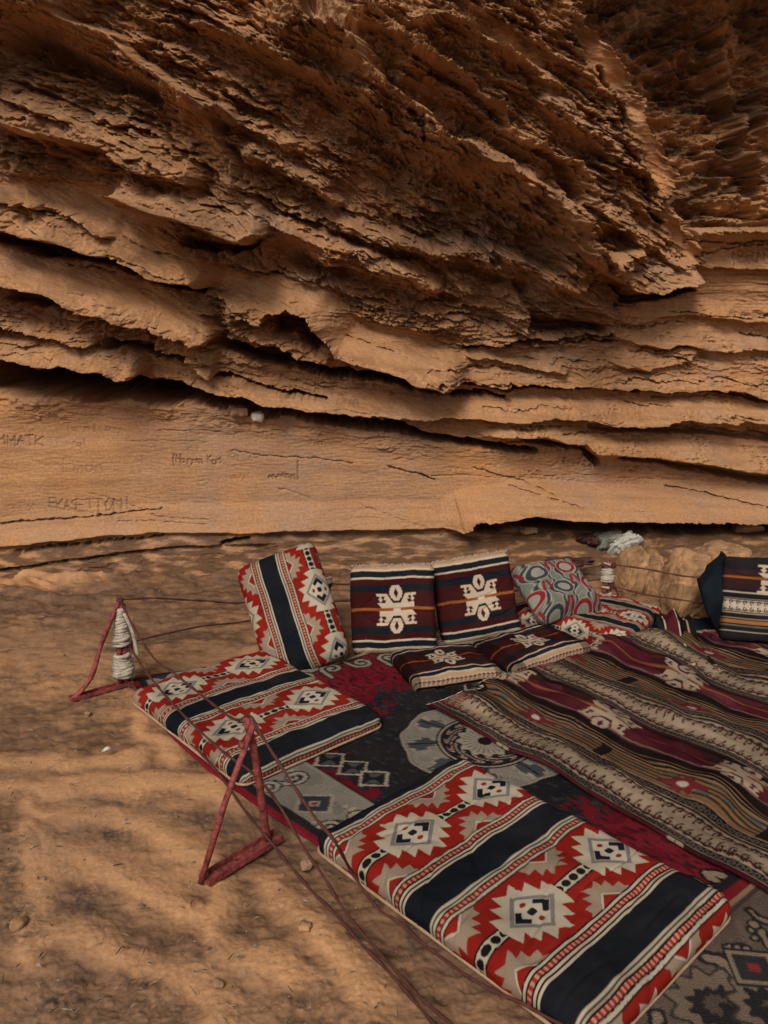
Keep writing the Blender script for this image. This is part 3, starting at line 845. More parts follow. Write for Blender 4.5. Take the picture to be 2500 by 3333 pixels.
def strip_kilim(p, q):
    """long flat-weave: p across the stripes, q along them (m)"""
    p = p + 0.004 * noise(p * 9, q * 7, 33)
    T = .54
    k = np.floor((p + .19) / T); t = (p + .19) - k * T
    c = Cloth(p, q, BLACK)
    m = t < .175; c.put(m, PLUM)                          # plum band with motifs
    c.put((noise(p * 4, q * 2.5, 34) > .15) & m, (0.105, 0.021, 0.034))
    c.put((fbm(p * 9, q * 4, 37, 3) > .45) & m, (0.038, 0.009, 0.013))
    for a, b, col in ((.0, .010, BLACK), (.018, .024, (0.2, 0.16, 0.12)), (.150, .165, BLACK)):
        c.put((t >= a) & (t < b), col)
    c.put(np.abs(t - .088) < .0050, (0.26, 0.085, 0.03))
    Mm = .51 + .19 * (k < .5)
    qq = q - np.where(k < .5, .40, np.where(k < 1.5, .508, .45)); kk = np.round(qq / Mm)
    motif(c, (qq - kk * Mm) / .00032, (t - .088) / .000255, (0.42, 0.32, 0.225), PLUM)
    m = (t >= .21) & (t < .335)                           # cream scroll band
    v = (t - .21) / .125
    hooks(c, m & (v < .5), q / .036, v * 2, (0.040, 0.012, 0.012), (0.36, 0.265, 0.185))
    hooks(c, m & (v >= .5), q / .036 + .5, (1 - v) * 2, (0.040, 0.012, 0.012), (0.36, 0.265, 0.185))
    for a, b, col in ((.175, .210, BLACK), (.181, .185, (0.3, 0.2, 0.13)), (.335, .340, (0.06, 0.075, 0.075)), (.340, .348, BLACK), (.348, .353, (0.36, 0.2, 0.11)), (.353, .386, BLACK)):
        c.put((t >= a) & (t < b), col)
    for lo in (.358, .186):                               # dark chains
        m = (t >= lo) & (t < lo + .022); ch = np.hypot(((q / .024) % 1 - .5), (t - lo - .011) / .024)
        c.put(m & (ch < .42) & (ch > .22), (0.11, 0.095, 0.085))
    m = (t >= .392) & (t < .472); c.put(m, SAGE)          # sage and orange band with flowers
    wv = t + .006 * noise(q * 3, k * 5, 35)
    for a in (.411, .429, .447, .465):
        c.put(m & (np.abs(wv - a) < .0030), BLACK)
    for a in (.402, .420, .438, .456):
        c.put(m & (np.abs(wv - a) < .0032) & ((q * 3.1 + a * 40) % 1.0 < .85), (0.30, 0.115, 0.035))
    for a, b, col in ((.386, .392, (0.36, 0.2, 0.11)), (.472, .479, (0.33, 0.17, 0.08)), (.479, .490, BLACK), (.490, .495, (0.3, 0.2, 0.13)), (.495, .508, BLACK), (.508, .512, (0.26, 0.10, .05)), (.512, .54, BLACK)):
        c.put((t >= a) & (t < b), col)
    qf = (q - .314) / .62 + .5 * k; ff = (qf - np.round(qf)) * .62
    fl = np.abs(ff) / .075 + np.abs(t - .432) / .034
    c.put(m & (fl < 1.15 + .3 * np.sin(np.arctan2(t - .432, ff) * 8)), (0.16, 0.018, 0.026))
    c.put(m & (np.hypot(ff / .020, (t - .432) / .012) < 1), (0.44, 0.40, 0.33))
    c.put(m & (np.abs(np.abs(ff) - .30) < .014), BLACK)
    # frayed pink start of the scroll band
    m = (t >= .21) & (t < .335) & (q < .075) & ((t * 70) % 1 < .5)
    c.put(m, (0.22, 0.05, 0.055))
    c.c *= (0.66 + .18 * fbm(p * 14, q * 5, 36, 3))[..., None]
    return c.c


def line_mask(x, y, pts, w):
    bx = [p[0] for p in pts]; by = [p[1] for p in pts]
    q = (x > min(bx) - w) & (x < max(bx) + w) & (y > min(by) - w) & (y < max(by) + w)
    out = np.full(x.shape, 9.0)
    if q.any():
        out[q] = seg_dist(x[q], y[q], pts)[0]
    return out


def spiral(cx, cy, r, turns=1.6, rot=0.0, hand=1, tail=1.2):
    pts = []
    for i in range(28):
        f = i / 27
        a = rot + hand * turns * 2 * math.pi * f
        rr = r * (0.16 + 0.84 * f)
        pts.append((cx + rr * math.cos(a), cy + rr * math.sin(a)))
    dx, dy = pts[-1][0] - pts[-2][0], pts[-1][1] - pts[-2][1]
    l = math.hypot(dx, dy)
    pts.append((pts[-1][0] + dx / l * r * tail, pts[-1][1] + dy / l * r * tail))
    return pts


RUG_O = np.array([-1.088, 3.307]); RUG_V = np.array([.633, -.774]); RUG_U = np.array([.774, .633])
RUG_W, RUG_L = 2.15, 2.345


def rug_xy(px, py):
    w = at_z(px, py, 0.01)
    r = np.array([w.x, w.y]) / KS - RUG_O
    return float(r @ RUG_U), float(r @ RUG_V)


def medallion_rug(p, q):
    """p from the left edge, q from the far edge (m)"""
    n1 = fbm(p * 7, q * 7, 201, 4); n2 = fbm(p * 52, q * 22, 205, 3)
    pj = p + .004 * noise(p * 90, q * 90, 207); qj = q + .004 * noise(p * 90, q * 90, 208)
    c = Cloth(pj, qj, CARM)
    cx, cy = .79, 1.34
    r = np.hypot((p - cx) / .305, (q - cy) / .305)
    ang = np.arctan2(q - cy, p - cx)
    c.put(n2 > .14, (0.085, 0.006, 0.012))
    c.put((n2 > .50), (0.03, 0.010, 0.014))
    blk = (r < 1.70 + .30 * n1 + .22 * n2)
    c.put(blk, (0.013, 0.013, 0.017))
    c.put(blk & (n2 > .45), (0.028, 0.032, 0.040))
    bright = (r > 1.95 + .2 * n1) & (n1 > -.15)
    c.put(bright & (n2 < .2), (0.165, 0.011, 0.022))
    # medallion
    wob = .03 * np.sin(ang * 10) * (np.abs(np.sin(ang * 5)))
    c.put(r < 1.03 + wob, BLACK)
    c.put(r < 1.01 + wob, (0.26, 0.215, 0.165)); c.put(r < .975 + wob, SLATE * np.array(1.6)); c.put(r < .965 + wob, RGREY)
    c.put((r < .95) & (n2 > .1), (0.19, 0.175, 0.15))
    # leaves in the ring
    for k in range(9):
        a0 = k * 2 * math.pi / 9 + .25
        da = (ang - a0 + math.pi) % (2 * math.pi) - math.pi
        u, v = (r - .76), da * .8
        lf = np.abs(v + .25 * np.sin(u * 18) * .15) + .55 * np.abs(u) + .05 * np.sin(ang * 70) * .5
        c.put((r < .95) & (r > .56) & (lf < .185), (0.30, 0.25, 0.185))
        c.put((r < .95) & (r > .56) & (lf < .150), (0.050, 0.057, 0.066))
        c.put((r < .95) & (r > .56) & (np.abs(v) < .012) & (np.abs(u) < .15), BLACK)
    c.put(r < .60, BLACK); c.put(r < .575, (0.30, 0.25, 0.19)); c.put(r < .550, (0.012, 0.012, 0.014))
    sc = np.sin(ang * 14 + 5 * np.sin(r * 30))
    c.put((r < .50) & (r > .36) & (sc > .35), (0.30, 0.26, 0.20))
    c.put((r < .50) & (r > .36) & (sc > .93), (0.20, 0.02, 0.03))
    c.put(r < .33 + .03 * np.sin(ang * 12), (0.31, 0.27, 0.21)); c.put((r < .28) & (np.sin(ang * 24) > .55), (0.12, 0.11, 0.095)); c.put(r < .09, BLACK)
    # border
    far_e = (q - .02) * .235 / .40 + .06 * np.maximum(.5 - p, 0)
    e = np.minimum.reduce([p, np.where(p < 1.48, 1.48 - p, 9.0), far_e, RUG_L - q + .25])
    b = e < .235 + .01 * noise(q * 5, p * 5, 209)
    c.put(e < .255, BLACK); c.put(e < .248, (0.24, 0.21, 0.17)); c.put(e < .236, RGREY)
    c.put((e < .236) & (n1 > .25), (0.18, 0.165, 0.14))
    for k in range(9):                                    # scrolls and rosettes of the border
        for (bx, by, vert) in ((.125, .10 + k * .31, True), (.36 + k * .27, .33, False), (1.36, .16 + k * .31, True)):
            if vert and by > RUG_L: continue
            for hd in (1, -1):
                if vert: sp_ = spiral(bx + .045 * hd, by + .07, .042, 1.3, 1.0 * hd, hd, .9)
                else: sp_ = spiral(bx + .07, by + .035 * hd, .034, 1.3, 1.0 * hd + 1.5, hd, .9)
                d = line_mask(pj, qj, sp_, .02)
                c.put(d < .0125, (0.02, 0.02, 0.022)); c.put(d < .0065, (0.33, 0.29, 0.225))
            d = np.maximum(np.abs(pj - bx), np.abs(qj - by + .07))
            d2 = np.abs(pj - bx) + np.abs(qj - by + .07)
            c.put(d2 < .075, (0.30, 0.26, 0.20)); c.put(d2 < .06, (0.030, 0.036, 0.046)); c.put(d2 < .022, (0.3, 0.26, 0.2)); c.put(d2 < .012, (0.2, 0.02, 0.03))
            rr = np.hypot(pj - bx, qj - by - .02); aa = np.arctan2(qj - by - .02, pj - bx)
            c.put((rr < .070) & (rr > .052) & (np.sin(aa * 14) > .2) & (qj > by - .01), (0.36, 0.32, 0.25))
    for bx, by, hd in ((.58, .46, 1), (.72, .47, -1), (.86, .50, 1), (1.0, .53, -1)):
        d = line_mask(pj, qj, spiral(bx, by, .05, 1.4, .8 * hd, hd, 1.3), .02)
        c.put(d < .016, (0.012, 0.012, 0.014)); c.put(d < .0085, (0.25, 0.22, 0.17))
    # chain of framed squares
    for bx, by in SQUARES:
        d = np.abs(pj - bx) * 1.15 + np.abs(qj - by)
        c.put(d < .068, (0.33, 0.28, 0.215)); c.put(d < .054, (0.012, 0.012, 0.014))
        ex, ey = (pj - bx) + (qj - by), (pj - bx) - (qj - by)
        c.put((d < .046) & (np.abs(ex) < np.abs(ey) * .8) & (np.abs(ey) > .010), (0.06, 0.068, 0.07))
    # scroll at the near corner, black edge and red binding
    for sp_ in CORNER_SCROLLS:
        d = line_mask(pj, qj, sp_, .03)
        c.put(d < .022, BLACK); c.put(d < .012, (0.27, 0.215, 0.15))
    e2 = np.minimum.reduce([p, RUG_W - p, q, RUG_L - q])
    c.put(e2 < .055 + .008 * n1, (0.016, 0.016, 0.018)); c.put((e2 < .022), (0.20, 0.012, 0.022))
    return c.c


def leaf_rug(p, q):
    n1 = fbm(p * 6, q * 6, 221, 4); n2 = fbm(p * 24, q * 24, 225, 2)
    c = Cloth(p, q, (0.135, 0.098, 0.078))
    c.put(n1 > .15, (0.115, 0.083, 0.066)); c.put(n2 > .35, (0.155, 0.115, 0.09))
    for pts, w in LEAF_LINES:
        d = line_mask(p, q, pts, w * 3) + .006 * n2
        c.put(d < w * 2.2, (0.022, 0.022, 0.024)); c.put(d < w, (0.25, 0.19, 0.135))
    for bx, by, rad in LEAF_BLOBS:
        rr = np.hypot(p - bx, q - by); aa = np.arctan2(q - by, p - bx)
        ed = rad * (1 + .12 * np.sin(aa * 11) + .12 * n1)
        c.put(rr < ed * 1.12, (0.05, 0.042, 0.038)); c.put(rr < ed, (0.20, 0.15, 0.108)); c.put(rr < ed * .62 * (1 + .3 * n1), (0.024, 0.024, 0.026)); c.put((rr < ed * .3) & (n2 > 0), (0.10, 0.08, 0.065))
    for bx, by in LEAF_DIA:
        d = np.abs(p - bx) + np.abs(q - by)
        c.put(d < .085, (0.02, 0.02, 0.022)); c.put((d < .075), (0.25, 0.19, 0.135)); c.put(d < .058, (0.028, 0.03, 0.034)); c.put(d < .02, (0.24, 0.03, 0.03))
    c.c *= .82
    c.put(q < .016, (0.30, 0.175, 0.105)); c.put((q >= .016) & (q < .03), (0.06, 0.045, 0.038))
    return c.c


def swirl_cloth(x, y):
    """sage cushion cover: rows of eyes ringed in red or slate between flame-shaped curls"""
    c = Cloth(x, y, (0.155, 0.162, 0.135))
    tx, ty = .172, .122
    row = np.floor(y / ty)
    xx = x + .5 * tx * (row % 2); col = np.floor(xx / tx)
    u = (xx / tx - col - .5) * tx; v = (y / ty - row - .5) * ty
    red = ((row + col) % 2 == 0)
    w = np.sin(y / ty * math.pi * 2 + x * 20) * .012
    for k in (-1, 1):
        f = np.abs(u + k * (.052 + .014 * np.cos(v / ty * math.pi * 2)) + w)
        c.put(f < .011 * (1 - np.abs(v) / ty * 1.2), np.array((0.03, 0.036, 0.04)))
        c.put((np.abs(f - .013) < .0025), (0.30, 0.29, 0.235))
    f = np.abs(np.abs(u) - .060 - .3 * v)
    c.put((f < .008) & (v > 0), (0.20, 0.018, 0.025))
    r = np.hypot(u / 1.25, v) * .86
    c.put(r < .041, (0.30, 0.29, 0.235)); m = r < .038
    c.c[m & red] = (0.22, 0.016, 0.024); c.c[m & ~red] = (0.035, 0.045, 0.055)
    c.put(r < .024, (0.30, 0.29, 0.235)); c.put((r < .021) & (np.sin(u * 900) * np.sin(v * 900) > .1), (0.20, 0.2, 0.17))
    return c.c


def fabric_mat(name, grain=900.0, strength=0.35, dist=0.003, dust=0.10):
    m, nt, b = new_mat(name)
    L = nt.links.new
    at = N(nt, 'ShaderNodeAttribute', attribute_name='dye')
    tc = N(nt, 'ShaderNodeTexCoord')
    n = N(nt, 'ShaderNodeTexNoise', i_Scale=grain, i_Detail=2.0); L(tc.outputs['Object'], n.inputs['Vector'])
    r = ramp(nt, [(0.3, (0.80, 0.80, 0.80)), (0.7, (1.15, 1.15, 1.15))]); L(n.outputs['Fac'], r.inputs[0])
    c = mixc(nt, 1.0, at.outputs['Color'], r.outputs[0], 'MULTIPLY')
    n2 = N(nt, 'ShaderNodeTexNoise', i_Scale=6.0, i_Detail=6.0, i_Roughness=0.65); L(tc.outputs['Object'], n2.inputs['Vector'])
    r2 = ramp(nt, [(0.35, (0.004, 0.004, 0.004)), (0.75, (dust, dust, dust))]); L(n2.outputs['Fac'], r2.inputs[0])
    c = mixc(nt, r2.outputs[0], c, (0.34, 0.22, 0.13))
    n3 = N(nt, 'ShaderNodeTexNoise', i_Scale=4.5, i_Detail=4.0); L(tc.outputs['Object'], n3.inputs['Vector'])
    r3 = ramp(nt, [(0.3, (0.80, 0.79, 0.78)), (0.7, (1.08, 1.07, 1.06))]); L(n3.outputs['Fac'], r3.inputs[0])
    c = mixc(nt, 1.0, c, r3.outputs[0], 'MULTIPLY')        # uneven fading
    L(c, b.inputs['Base Color'])
    b.inputs['Roughness'].default_value = 0.95
    b.inputs['Specular IOR Level'].default_value = 0.02
    b.inputs['Sheen Weight'].default_value = 0.0
    b.inputs['Sheen Roughness'].default_value = 0.5
    bp = N(nt, 'ShaderNodeBump', i_Strength=strength, i_Distance=dist); L(n.outputs['Fac'], bp.inputs['Height']); L(bp.outputs[0], b.inputs['Normal'])
    return m


def plain_mat(name, col, rough=0.8, var=0.25, scale=20.0, bump=0.0, metal=0.0, bscale=60.0, spec=0.3):
    m, nt, b = new_mat(name)
    L = nt.links.new
    tc = N(nt, 'ShaderNodeTexCoord')
    n = N(nt, 'ShaderNodeTexNoise', i_Scale=scale, i_Detail=6.0, i_Roughness=0.6); L(tc.outputs['Object'], n.inputs['Vector'])
    r = ramp(nt, [(0.3, tuple(v * (1 - var) for v in col)), (0.7, tuple(v * (1 + var) for v in col))]); L(n.outputs['Fac'], r.inputs[0])
    L(r.outputs[0], b.inputs['Base Color'])
    b.inputs['Roughness'].default_value = rough; b.inputs['Metallic'].default_value = metal
    b.inputs['Specular IOR Level'].default_value = spec
    if bump:
        n2 = N(nt, 'ShaderNodeTexNoise', i_Scale=bscale, i_Detail=5.0); L(tc.outputs['Object'], n2.inputs['Vector'])
        bp = N(nt, 'ShaderNodeBump', i_Strength=0.6, i_Distance=bump); L(n2.outputs['Fac'], bp.inputs['Height']); L(bp.outputs[0], b.inputs['Normal'])
    return m


M = {}
M['woven'] = fabric_mat('woven_cotton', 700, 0.4, 0.002, 0.035)
M['flat'] = fabric_mat('flat_weave', 420, 0.6, 0.003, 0.04)
M['pile'] = fabric_mat('wool_pile', 260, 0.9, 0.006, 0.04)
M['rust'] = plain_mat('red_oxide_paint', (0.200, 0.042, 0.036), 0.7, 0.75, 55, 0.003, 0.0, 120)
M['cord'] = plain_mat('brown_red_cord', (0.085, 0.026, 0.020), 0.9, 0.3, 60, 0.003, 0, 400)
M['white_cord'] = plain_mat('dusty_white_cord', (0.40, 0.355, 0.285), 0.95, 0.35, 50, 0.003, 0, 300)
M['piping'] = plain_mat('tan_piping', (0.36, 0.24, 0.15), 0.9, 0.2, 50)
M['fringe'] = plain_mat('wool_fringe', (0.46, 0.36, 0.27), 0.95, 0.3, 60)
M['navy'] = plain_mat('navy_cloth', (0.006, 0.010, 0.015), 0.95, 0.3, 12, 0.003, 0, 300, 0.1)


# ------------------------------------------------------------------ cloth-covered solids
def pad(name, origin, ux, uy, un, hx, hy, th, pat, mat, res=0.003, r=0.035, puff=0.01, lump=0.004, seed=0, parent=None, pinch=0.0):
    """a stuffed pad: top face centred on origin + th*un, cloth wrapped down its sides; pat(x, y) colours it"""
    L = r * math.pi / 2 + max(th - r, 0)
    xs = np.arange(-(hx - r) - L, (hx - r) + L + res, res); ys = np.arange(-(hy - r) - L, (hy - r) + L + res, res)
    A, B = np.meshgrid(xs, ys)
    ex = np.sign(A) * np.maximum(np.abs(A) - (hx - r), 0); ey = np.sign(B) * np.maximum(np.abs(B) - (hy - r), 0)
    d = np.hypot(ex, ey); dd = np.minimum(d, L)
    nx, ny = np.where(d > 0, ex / np.maximum(d, 1e-9), 0), np.where(d > 0, ey / np.maximum(d, 1e-9), 0)
    th_a = np.minimum(dd / r, math.pi / 2)
    out = r * np.sin(th_a); drop = r * (1 - np.cos(th_a)) + np.maximum(dd - r * math.pi / 2, 0)
    out = out + 0.006 * np.sin(np.clip(drop / th, 0, 1) * math.pi)
    X = np.clip(A, -(hx - r), hx - r) + nx * out
    Y = np.clip(B, -(hy - r), hy - r) + ny * out
    Z = th - drop
    prof = np.clip(1 - (X / hx) ** 4, 0, 1) * np.clip(1 - (Y / hy) ** 4, 0, 1)
    Z = Z + puff * prof + lump * fbm(X * 6 + seed, Y * 6, 300 + seed, 3) * np.clip(Z / th, 0, 1)
    if pinch:                                            # corners drawn in, as on a soft cushion
        f = 1 - pinch * (np.abs(X) / hx) ** 3 * 0 - pinch * ((np.abs(Y) / hy) ** 2 * (np.abs(X) / hx > 0))
        X = X * (1 - pinch * (1 - (Y / hy) ** 2) * 0.5)
        Y = Y * (1 - pinch * (1 - (X / hx) ** 2) * 0.5)
        e = np.clip(np.minimum(1 - np.abs(X) / hx, 1 - np.abs(Y) / hy) / 0.35, 0, 1)
        Z = Z * (0.35 + 0.65 * np.sqrt(e))
    X = X + 0.005 * noise(Y * 7, Z * 14 + seed, 310 + seed); Y = Y + 0.005 * noise(X * 7, Z * 14 + seed, 311 + seed)
    crease = np.abs(noise(X * 3 + Y * 1.5 + seed, Y * 9 - X * 2, 315 + seed)); Z = Z - 0.0035 * (1 - sstep(0, .12, crease)) * (th > .06)
    k4 = res / 4
    col = sum(pat(A + i * k4, B + j * k4) for i in (-1, 1) for j in (-1, 1)).reshape(-1, 3) / 4
    ux, uy, un = (np.array(v, float) for v in (ux, uy, un))
    V = X.reshape(-1, 1) * ux + Y.reshape(-1, 1) * uy + Z.reshape(-1, 1) * un
    nr, nc = A.shape
    F = grid_faces(nr, nc)
    # drop the crumpled faces where the corner cloth is tucked away underneath
    dm = (d > L + 2 * res).ravel()
    F = F[~dm[F].all(1)]
    o = mesh_obj(name, V, F, mat, parent, colors=col)
    o.location = origin if parent is None else (0, 0, 0)
    # underside
    bx, by = hx - 0.4 * r, hy - 0.4 * r
    q = [(-bx, -by), (bx, -by), (bx, by), (-bx, by)]
    bm_v = np.array([x * ux + y * uy + 0.004 * un for x, y in q] + [x * ux + y * uy + 0.03 * un for x, y in q])
    u = mesh_obj('underside', bm_v, [(3, 2, 1, 0), (4, 5, 6, 7), (0, 1, 5, 4), (1, 2, 6, 5), (2, 3, 7, 6), (3, 0, 4, 7)], M['navy'], o, smooth=False)
    return o


def tube(name, pts, rad, mat, parent=None, n=8, twist=False, closed=False):
    """a round bar or rope along points; rad may be a list"""
    P3 = [Vector(p) for p in pts]
    m = len(P3)
    if not hasattr(rad, '__len__'): rad = [rad] * m
    V, F = [], []
    prev = None
    for i, p in enumerate(P3):
        if closed: t = (P3[(i + 1) % m] - P3[i - 1]).normalized()
        else: t = (P3[min(i + 1, m - 1)] - P3[max(i - 1, 0)]).normalized()
        ref = prev if prev is not None else (Vector((0, 0, 1)) if abs(t.z) < .9 else Vector((1, 0, 0)))
        a = (ref - t * ref.dot(t)).normalized(); b = t.cross(a); prev = a
        for k in range(n):
            an = 2 * math.pi * k / n
            rr = rad[i] * (1 + (.22 * math.cos(2 * an + i * 0.9) if twist else 0))
            V.append(p + (a * math.cos(an) + b * math.sin(an)) * rr)
    lim = m if closed else m - 1
    for i in range(lim):
        for k in range(n):
            j = (i + 1) % m
            F.append((i * n + k, i * n + (k + 1) % n, j * n + (k + 1) % n, j * n + k))
    if not closed:
        F.append(tuple(range(n))[::-1]); F.append(tuple((m - 1) * n + k for k in range(n)))
    return mesh_obj(name, V, F, mat, parent)


def spline(pts, step=0.012):
    """smooth a chain of 3-D points"""
    P3 = [Vector(p) for p in pts]
    out = []
    for i in range(len(P3) - 1):
        p0, p1, p2, p3 = P3[max(i - 1, 0)], P3[i], P3[i + 1], P3[min(i + 2, len(P3) - 1)]
        k = max(2, int((p2 - p1).length / step))
        for j in range(k):
            t = j / k
            out.append(0.5 * ((2 * p1) + (p2 - p0) * t + (2 * p0 - 5 * p1 + 4 * p2 - p3) * t * t + (3 * p1 - p0 - 3 * p2 + p3) * t ** 3))
    out.append(P3[-1])
    return out


def sg(sx, sy, z=0.0):
    return at_z(sx * S_, sy * S_, z)


def sy_(sx, sy, y):
    return at_y(sx * S_, sy * S_, y * KS)


def sy0(sx, sy, y):
    return at_y(sx * S_, sy * S_, y)


# ================================================================== ground
SAND_LINES = [
    [(75, 1743), (175, 1758), (280, 1763), (350, 1793), (400, 1838), (440, 1863)],
    [(75, 1788), (115, 1833), (200, 1858), (280, 1893), (350, 1943), (425, 1973)],
    [(60, 2028), (115, 2008), (165, 2018), (225, 2043), (300, 2073), (375, 2088), (450, 2123), (485, 2158), (480, 2200)],
    [(-20, 1690), (100, 1698), (200, 1693), (325, 1688), (450, 1698), (520, 1720)],
    [(65, 1803), (85, 1873), (85, 1933), (65, 1993), (60, 2058)],
    [(465, 1913), (480, 1943), (450, 1993), (465, 2053), (550, 2073), (625, 2093)],
    [(-20, 1640), (150, 1650), (300, 1640)], [(300, 1560), (380, 1640)],
    [(-20, 1260), (100, 1248), (220, 1240)],
    [(590, 1905), (640, 1960), (720, 2050), (800, 2140)],
]
DARK_SPOTS = [(290, 2120, 60, 25), (130, 2150, 80, 40), (150, 2190, 120, 30), (190, 1950, 90, 40), (30, 1990, 50, 60), (20, 1880, 40, 30), (240, 1805, 60, 18), (650, 1940, 50, 16),
              (700, 2190, 60, 30), (1130, 1280, 60, 20), (900, 1160, 90, 14), (1090, 1185, 50, 14), (420, 2060, 50, 20), (30, 1810, 40, 25), (1450, 1140, 160, 12), (1280, 1330, 60, 12), (150, 1310, 50, 14), (720, 1230, 60, 18)]


def make_ground():
    ys = np.linspace(0.55 ** -.5, 6.6 ** -.5, 880) ** -2.0
    ts = np.linspace(-1, 1, 820)
    Yg, T = np.meshgrid(ys, ts, indexing='ij')
    X = T * (Yg * 0.62 + 0.45)
    u, v = to_px(X, Yg, 0 * X); u, v = u / S_, v / S_
    sand = np.zeros(X.shape)
    wu, wv = u + 14 * fbm(X * 5, Yg * 5, 401, 3), v + 14 * fbm(X * 5, Yg * 5, 403, 3)
    for ln in SAND_LINES:
        m = 90
        q = (wu > min(p[0] for p in ln) - m) & (wu < max(p[0] for p in ln) + m) & (wv > min(p[1] for p in ln) - m) & (wv < max(p[1] for p in ln) + m)
        if q.any():
            d = seg_dist(wu[q], wv[q], ln)[0]
            w = 16 + 22 * sstep(1300, 2200, v[q])
            sand[q] = np.maximum(sand[q], np.exp(-(d / w) ** 2))
    n = fbm(X * 1.3, Yg * 1.3, 411, 5, .55)
    near = sstep(4.6, 3.0, Yg)
    drift = np.clip(1.1 * sand + np.clip(.42 + 1.1 * n, 0, 1) * (.06 + .62 * near), 0, 1)
    stain = np.zeros(X.shape)
    for (sx, sy, rx_, ry_) in DARK_SPOTS:
        stain = np.maximum(stain, np.exp(-((wu - sx) / rx_) ** 2 - ((wv - sy) / ry_) ** 2))
    stain = np.clip(stain * (0.65 + .8 * fbm(X * 9, Yg * 14, 415, 4, .6)), 0, 1)
    stain = np.maximum(stain, sstep(.25, .6, fbm(X * 2.2, Yg * 5, 417, 5, .6)) * .55 * (1 - sand))
    crust = 1 - drift
    rough = fbm(X * 16, Yg * 18, 421, 4, .55)
    Z = 0.011 * sand + 0.014 * n + crust * 0.0075 * rough + 0.0018 * fbm(X * 60, Yg * 55, 425, 2) * sstep(3.2, 1.5, Yg) + 0.0012 * fbm(X * 45, Yg * 40, 426, 2)
    # footprints and scuffs
    Z -= 0.007 * (1 - sstep(.10, .34, worley(X * 3.6 + .3 * n, Yg * 2.6 + .4 * n, 427))) * near
    # rocky rise at the foot of the wall, in low steps
    back = sstep(3.9, 5.0, Yg + 0.22 * np.clip(-X, -1.5, 2))
    st = saw((Yg * 4.2 - X * .35 + .5 * fbm(X * 2, Yg * 3, 431, 3)), 433, X * 2.0, .22)
    Z += back * (0.035 * st + 0.03 * fbm(X * 5, Yg * 9, 435, 4))
    # smooth under the carpets
    pts = [(285, 1465), (700, 1830), (1250, 2240), (1700, 2240), (1700, 1330), (1150, 1330), (660, 1420), (450, 1400)]
    flat = poly_mask(u, v, pts, 14)
    Z = Z * (1 - flat) - 0.012 * flat
    V = np.stack([X, Yg, Z], -1).reshape(-1, 3)
    F = grid_faces(*X.shape, flip=False)[:, ::-1]
    # the same floor carries on out of the shelter and away
    gx = np.array([-80, -30, -12, -6, -3, 0, 3, 6, 12, 30, 80.0]); gy = np.array([-90, -40, -20, -10, -5, -2, 0, 2, 4, 6, 9.0])
    GX, GY = np.meshgrid(gx, gy)
    k = len(V)
    V = np.concatenate([V, np.stack([GX, GY, 0 * GX - 0.09], -1).reshape(-1, 3)])
    F = np.concatenate([F, grid_faces(len(gy), len(gx)) + k])
    z0 = np.zeros(GX.size)
    m, nt, b = new_mat('desert_floor')
    L = nt.links.new
    tc = N(nt, 'ShaderNodeTexCoord')
    a1 = N(nt, 'ShaderNodeAttribute', attribute_name='drift'); a2 = N(nt, 'ShaderNodeAttribute', attribute_name='stain')
    mp = N(nt, 'ShaderNodeMapping'); mp.inputs['Scale'].default_value = (0.55, 1.3, 1.0); mp.inputs['Rotation'].default_value = (0, 0, 0.35); L(tc.outputs['Object'], mp.inputs['Vector'])
    n1 = N(nt, 'ShaderNodeTexNoise', i_Scale=15.0, i_Detail=8.0, i_Roughness=0.66); L(mp.outputs[0], n1.inputs['Vector'])
    rc = ramp(nt, [(0.28, (0.070, 0.037, 0.022)), (0.46, (0.145, 0.079, 0.044)), (0.60, (0.205, 0.113, 0.063)), (0.75, (0.27, 0.156, 0.087))]); L(n1.outputs['Fac'], rc.inputs[0])
    n2 = N(nt, 'ShaderNodeTexNoise', i_Scale=90.0, i_Detail=4.0); L(tc.outputs['Object'], n2.inputs['Vector'])
    rs = ramp(nt, [(0.3, (0.42, 0.220, 0.102)), (0.7, (0.54, 0.296, 0.145))]); L(n2.outputs['Fac'], rs.inputs[0])
    f1 = N(nt, 'ShaderNodeMath', operation='MULTIPLY_ADD'); f1.inputs[1].default_value = 1.25; f1.inputs[2].default_value = -0.64; L(n1.outputs['Fac'], f1.inputs[0])
    f2 = N(nt, 'ShaderNodeMath', operation='ADD', use_clamp=True); L(a1.outputs['Fac'], f2.inputs[0]); L(f1.outputs[0], f2.inputs[1])
    c = mixc(nt, f2.outputs[0], rc.outputs[0], rs.outputs[0])
    n3 = N(nt, 'ShaderNodeTexNoise', i_Scale=1.7, i_Detail=3.0); L(tc.outputs['Object'], n3.inputs['Vector'])
    r3 = ramp(nt, [(0.45, (0, 0, 0)), (0.68, (.5, .5, .5))]); L(n3.outputs['Fac'], r3.inputs[0])
    c = mixc(nt, r3.outputs[0], c, (0.22, 0.135, 0.09))
    n5 = N(nt, 'ShaderNodeTexNoise', i_Scale=45.0, i_Detail=5.0, i_Roughness=0.7); L(tc.outputs['Object'], n5.inputs['Vector'])
    r5 = ramp(nt, [(0.40, (1, 1, 1)), (0.62, (0.15, .15, .15))]); L(n5.outputs['Fac'], r5.inputs[0])
    f5 = N(nt, 'ShaderNodeMath', operation='MULTIPLY'); L(a2.outputs['Fac'], f5.inputs[0]); L(r5.outputs[0], f5.inputs[1])
    c = mixc(nt, f5.outputs[0], c, (0.045, 0.034, 0.028))
    L(c, b.inputs['Base Color'])
    b.inputs['Roughness'].default_value = 1.0; b.inputs['Specular IOR Level'].default_value = 0.1
    b1 = N(nt, 'ShaderNodeBump', i_Strength=0.45, i_Distance=0.010); L(n1.outputs['Fac'], b1.inputs['Height'])
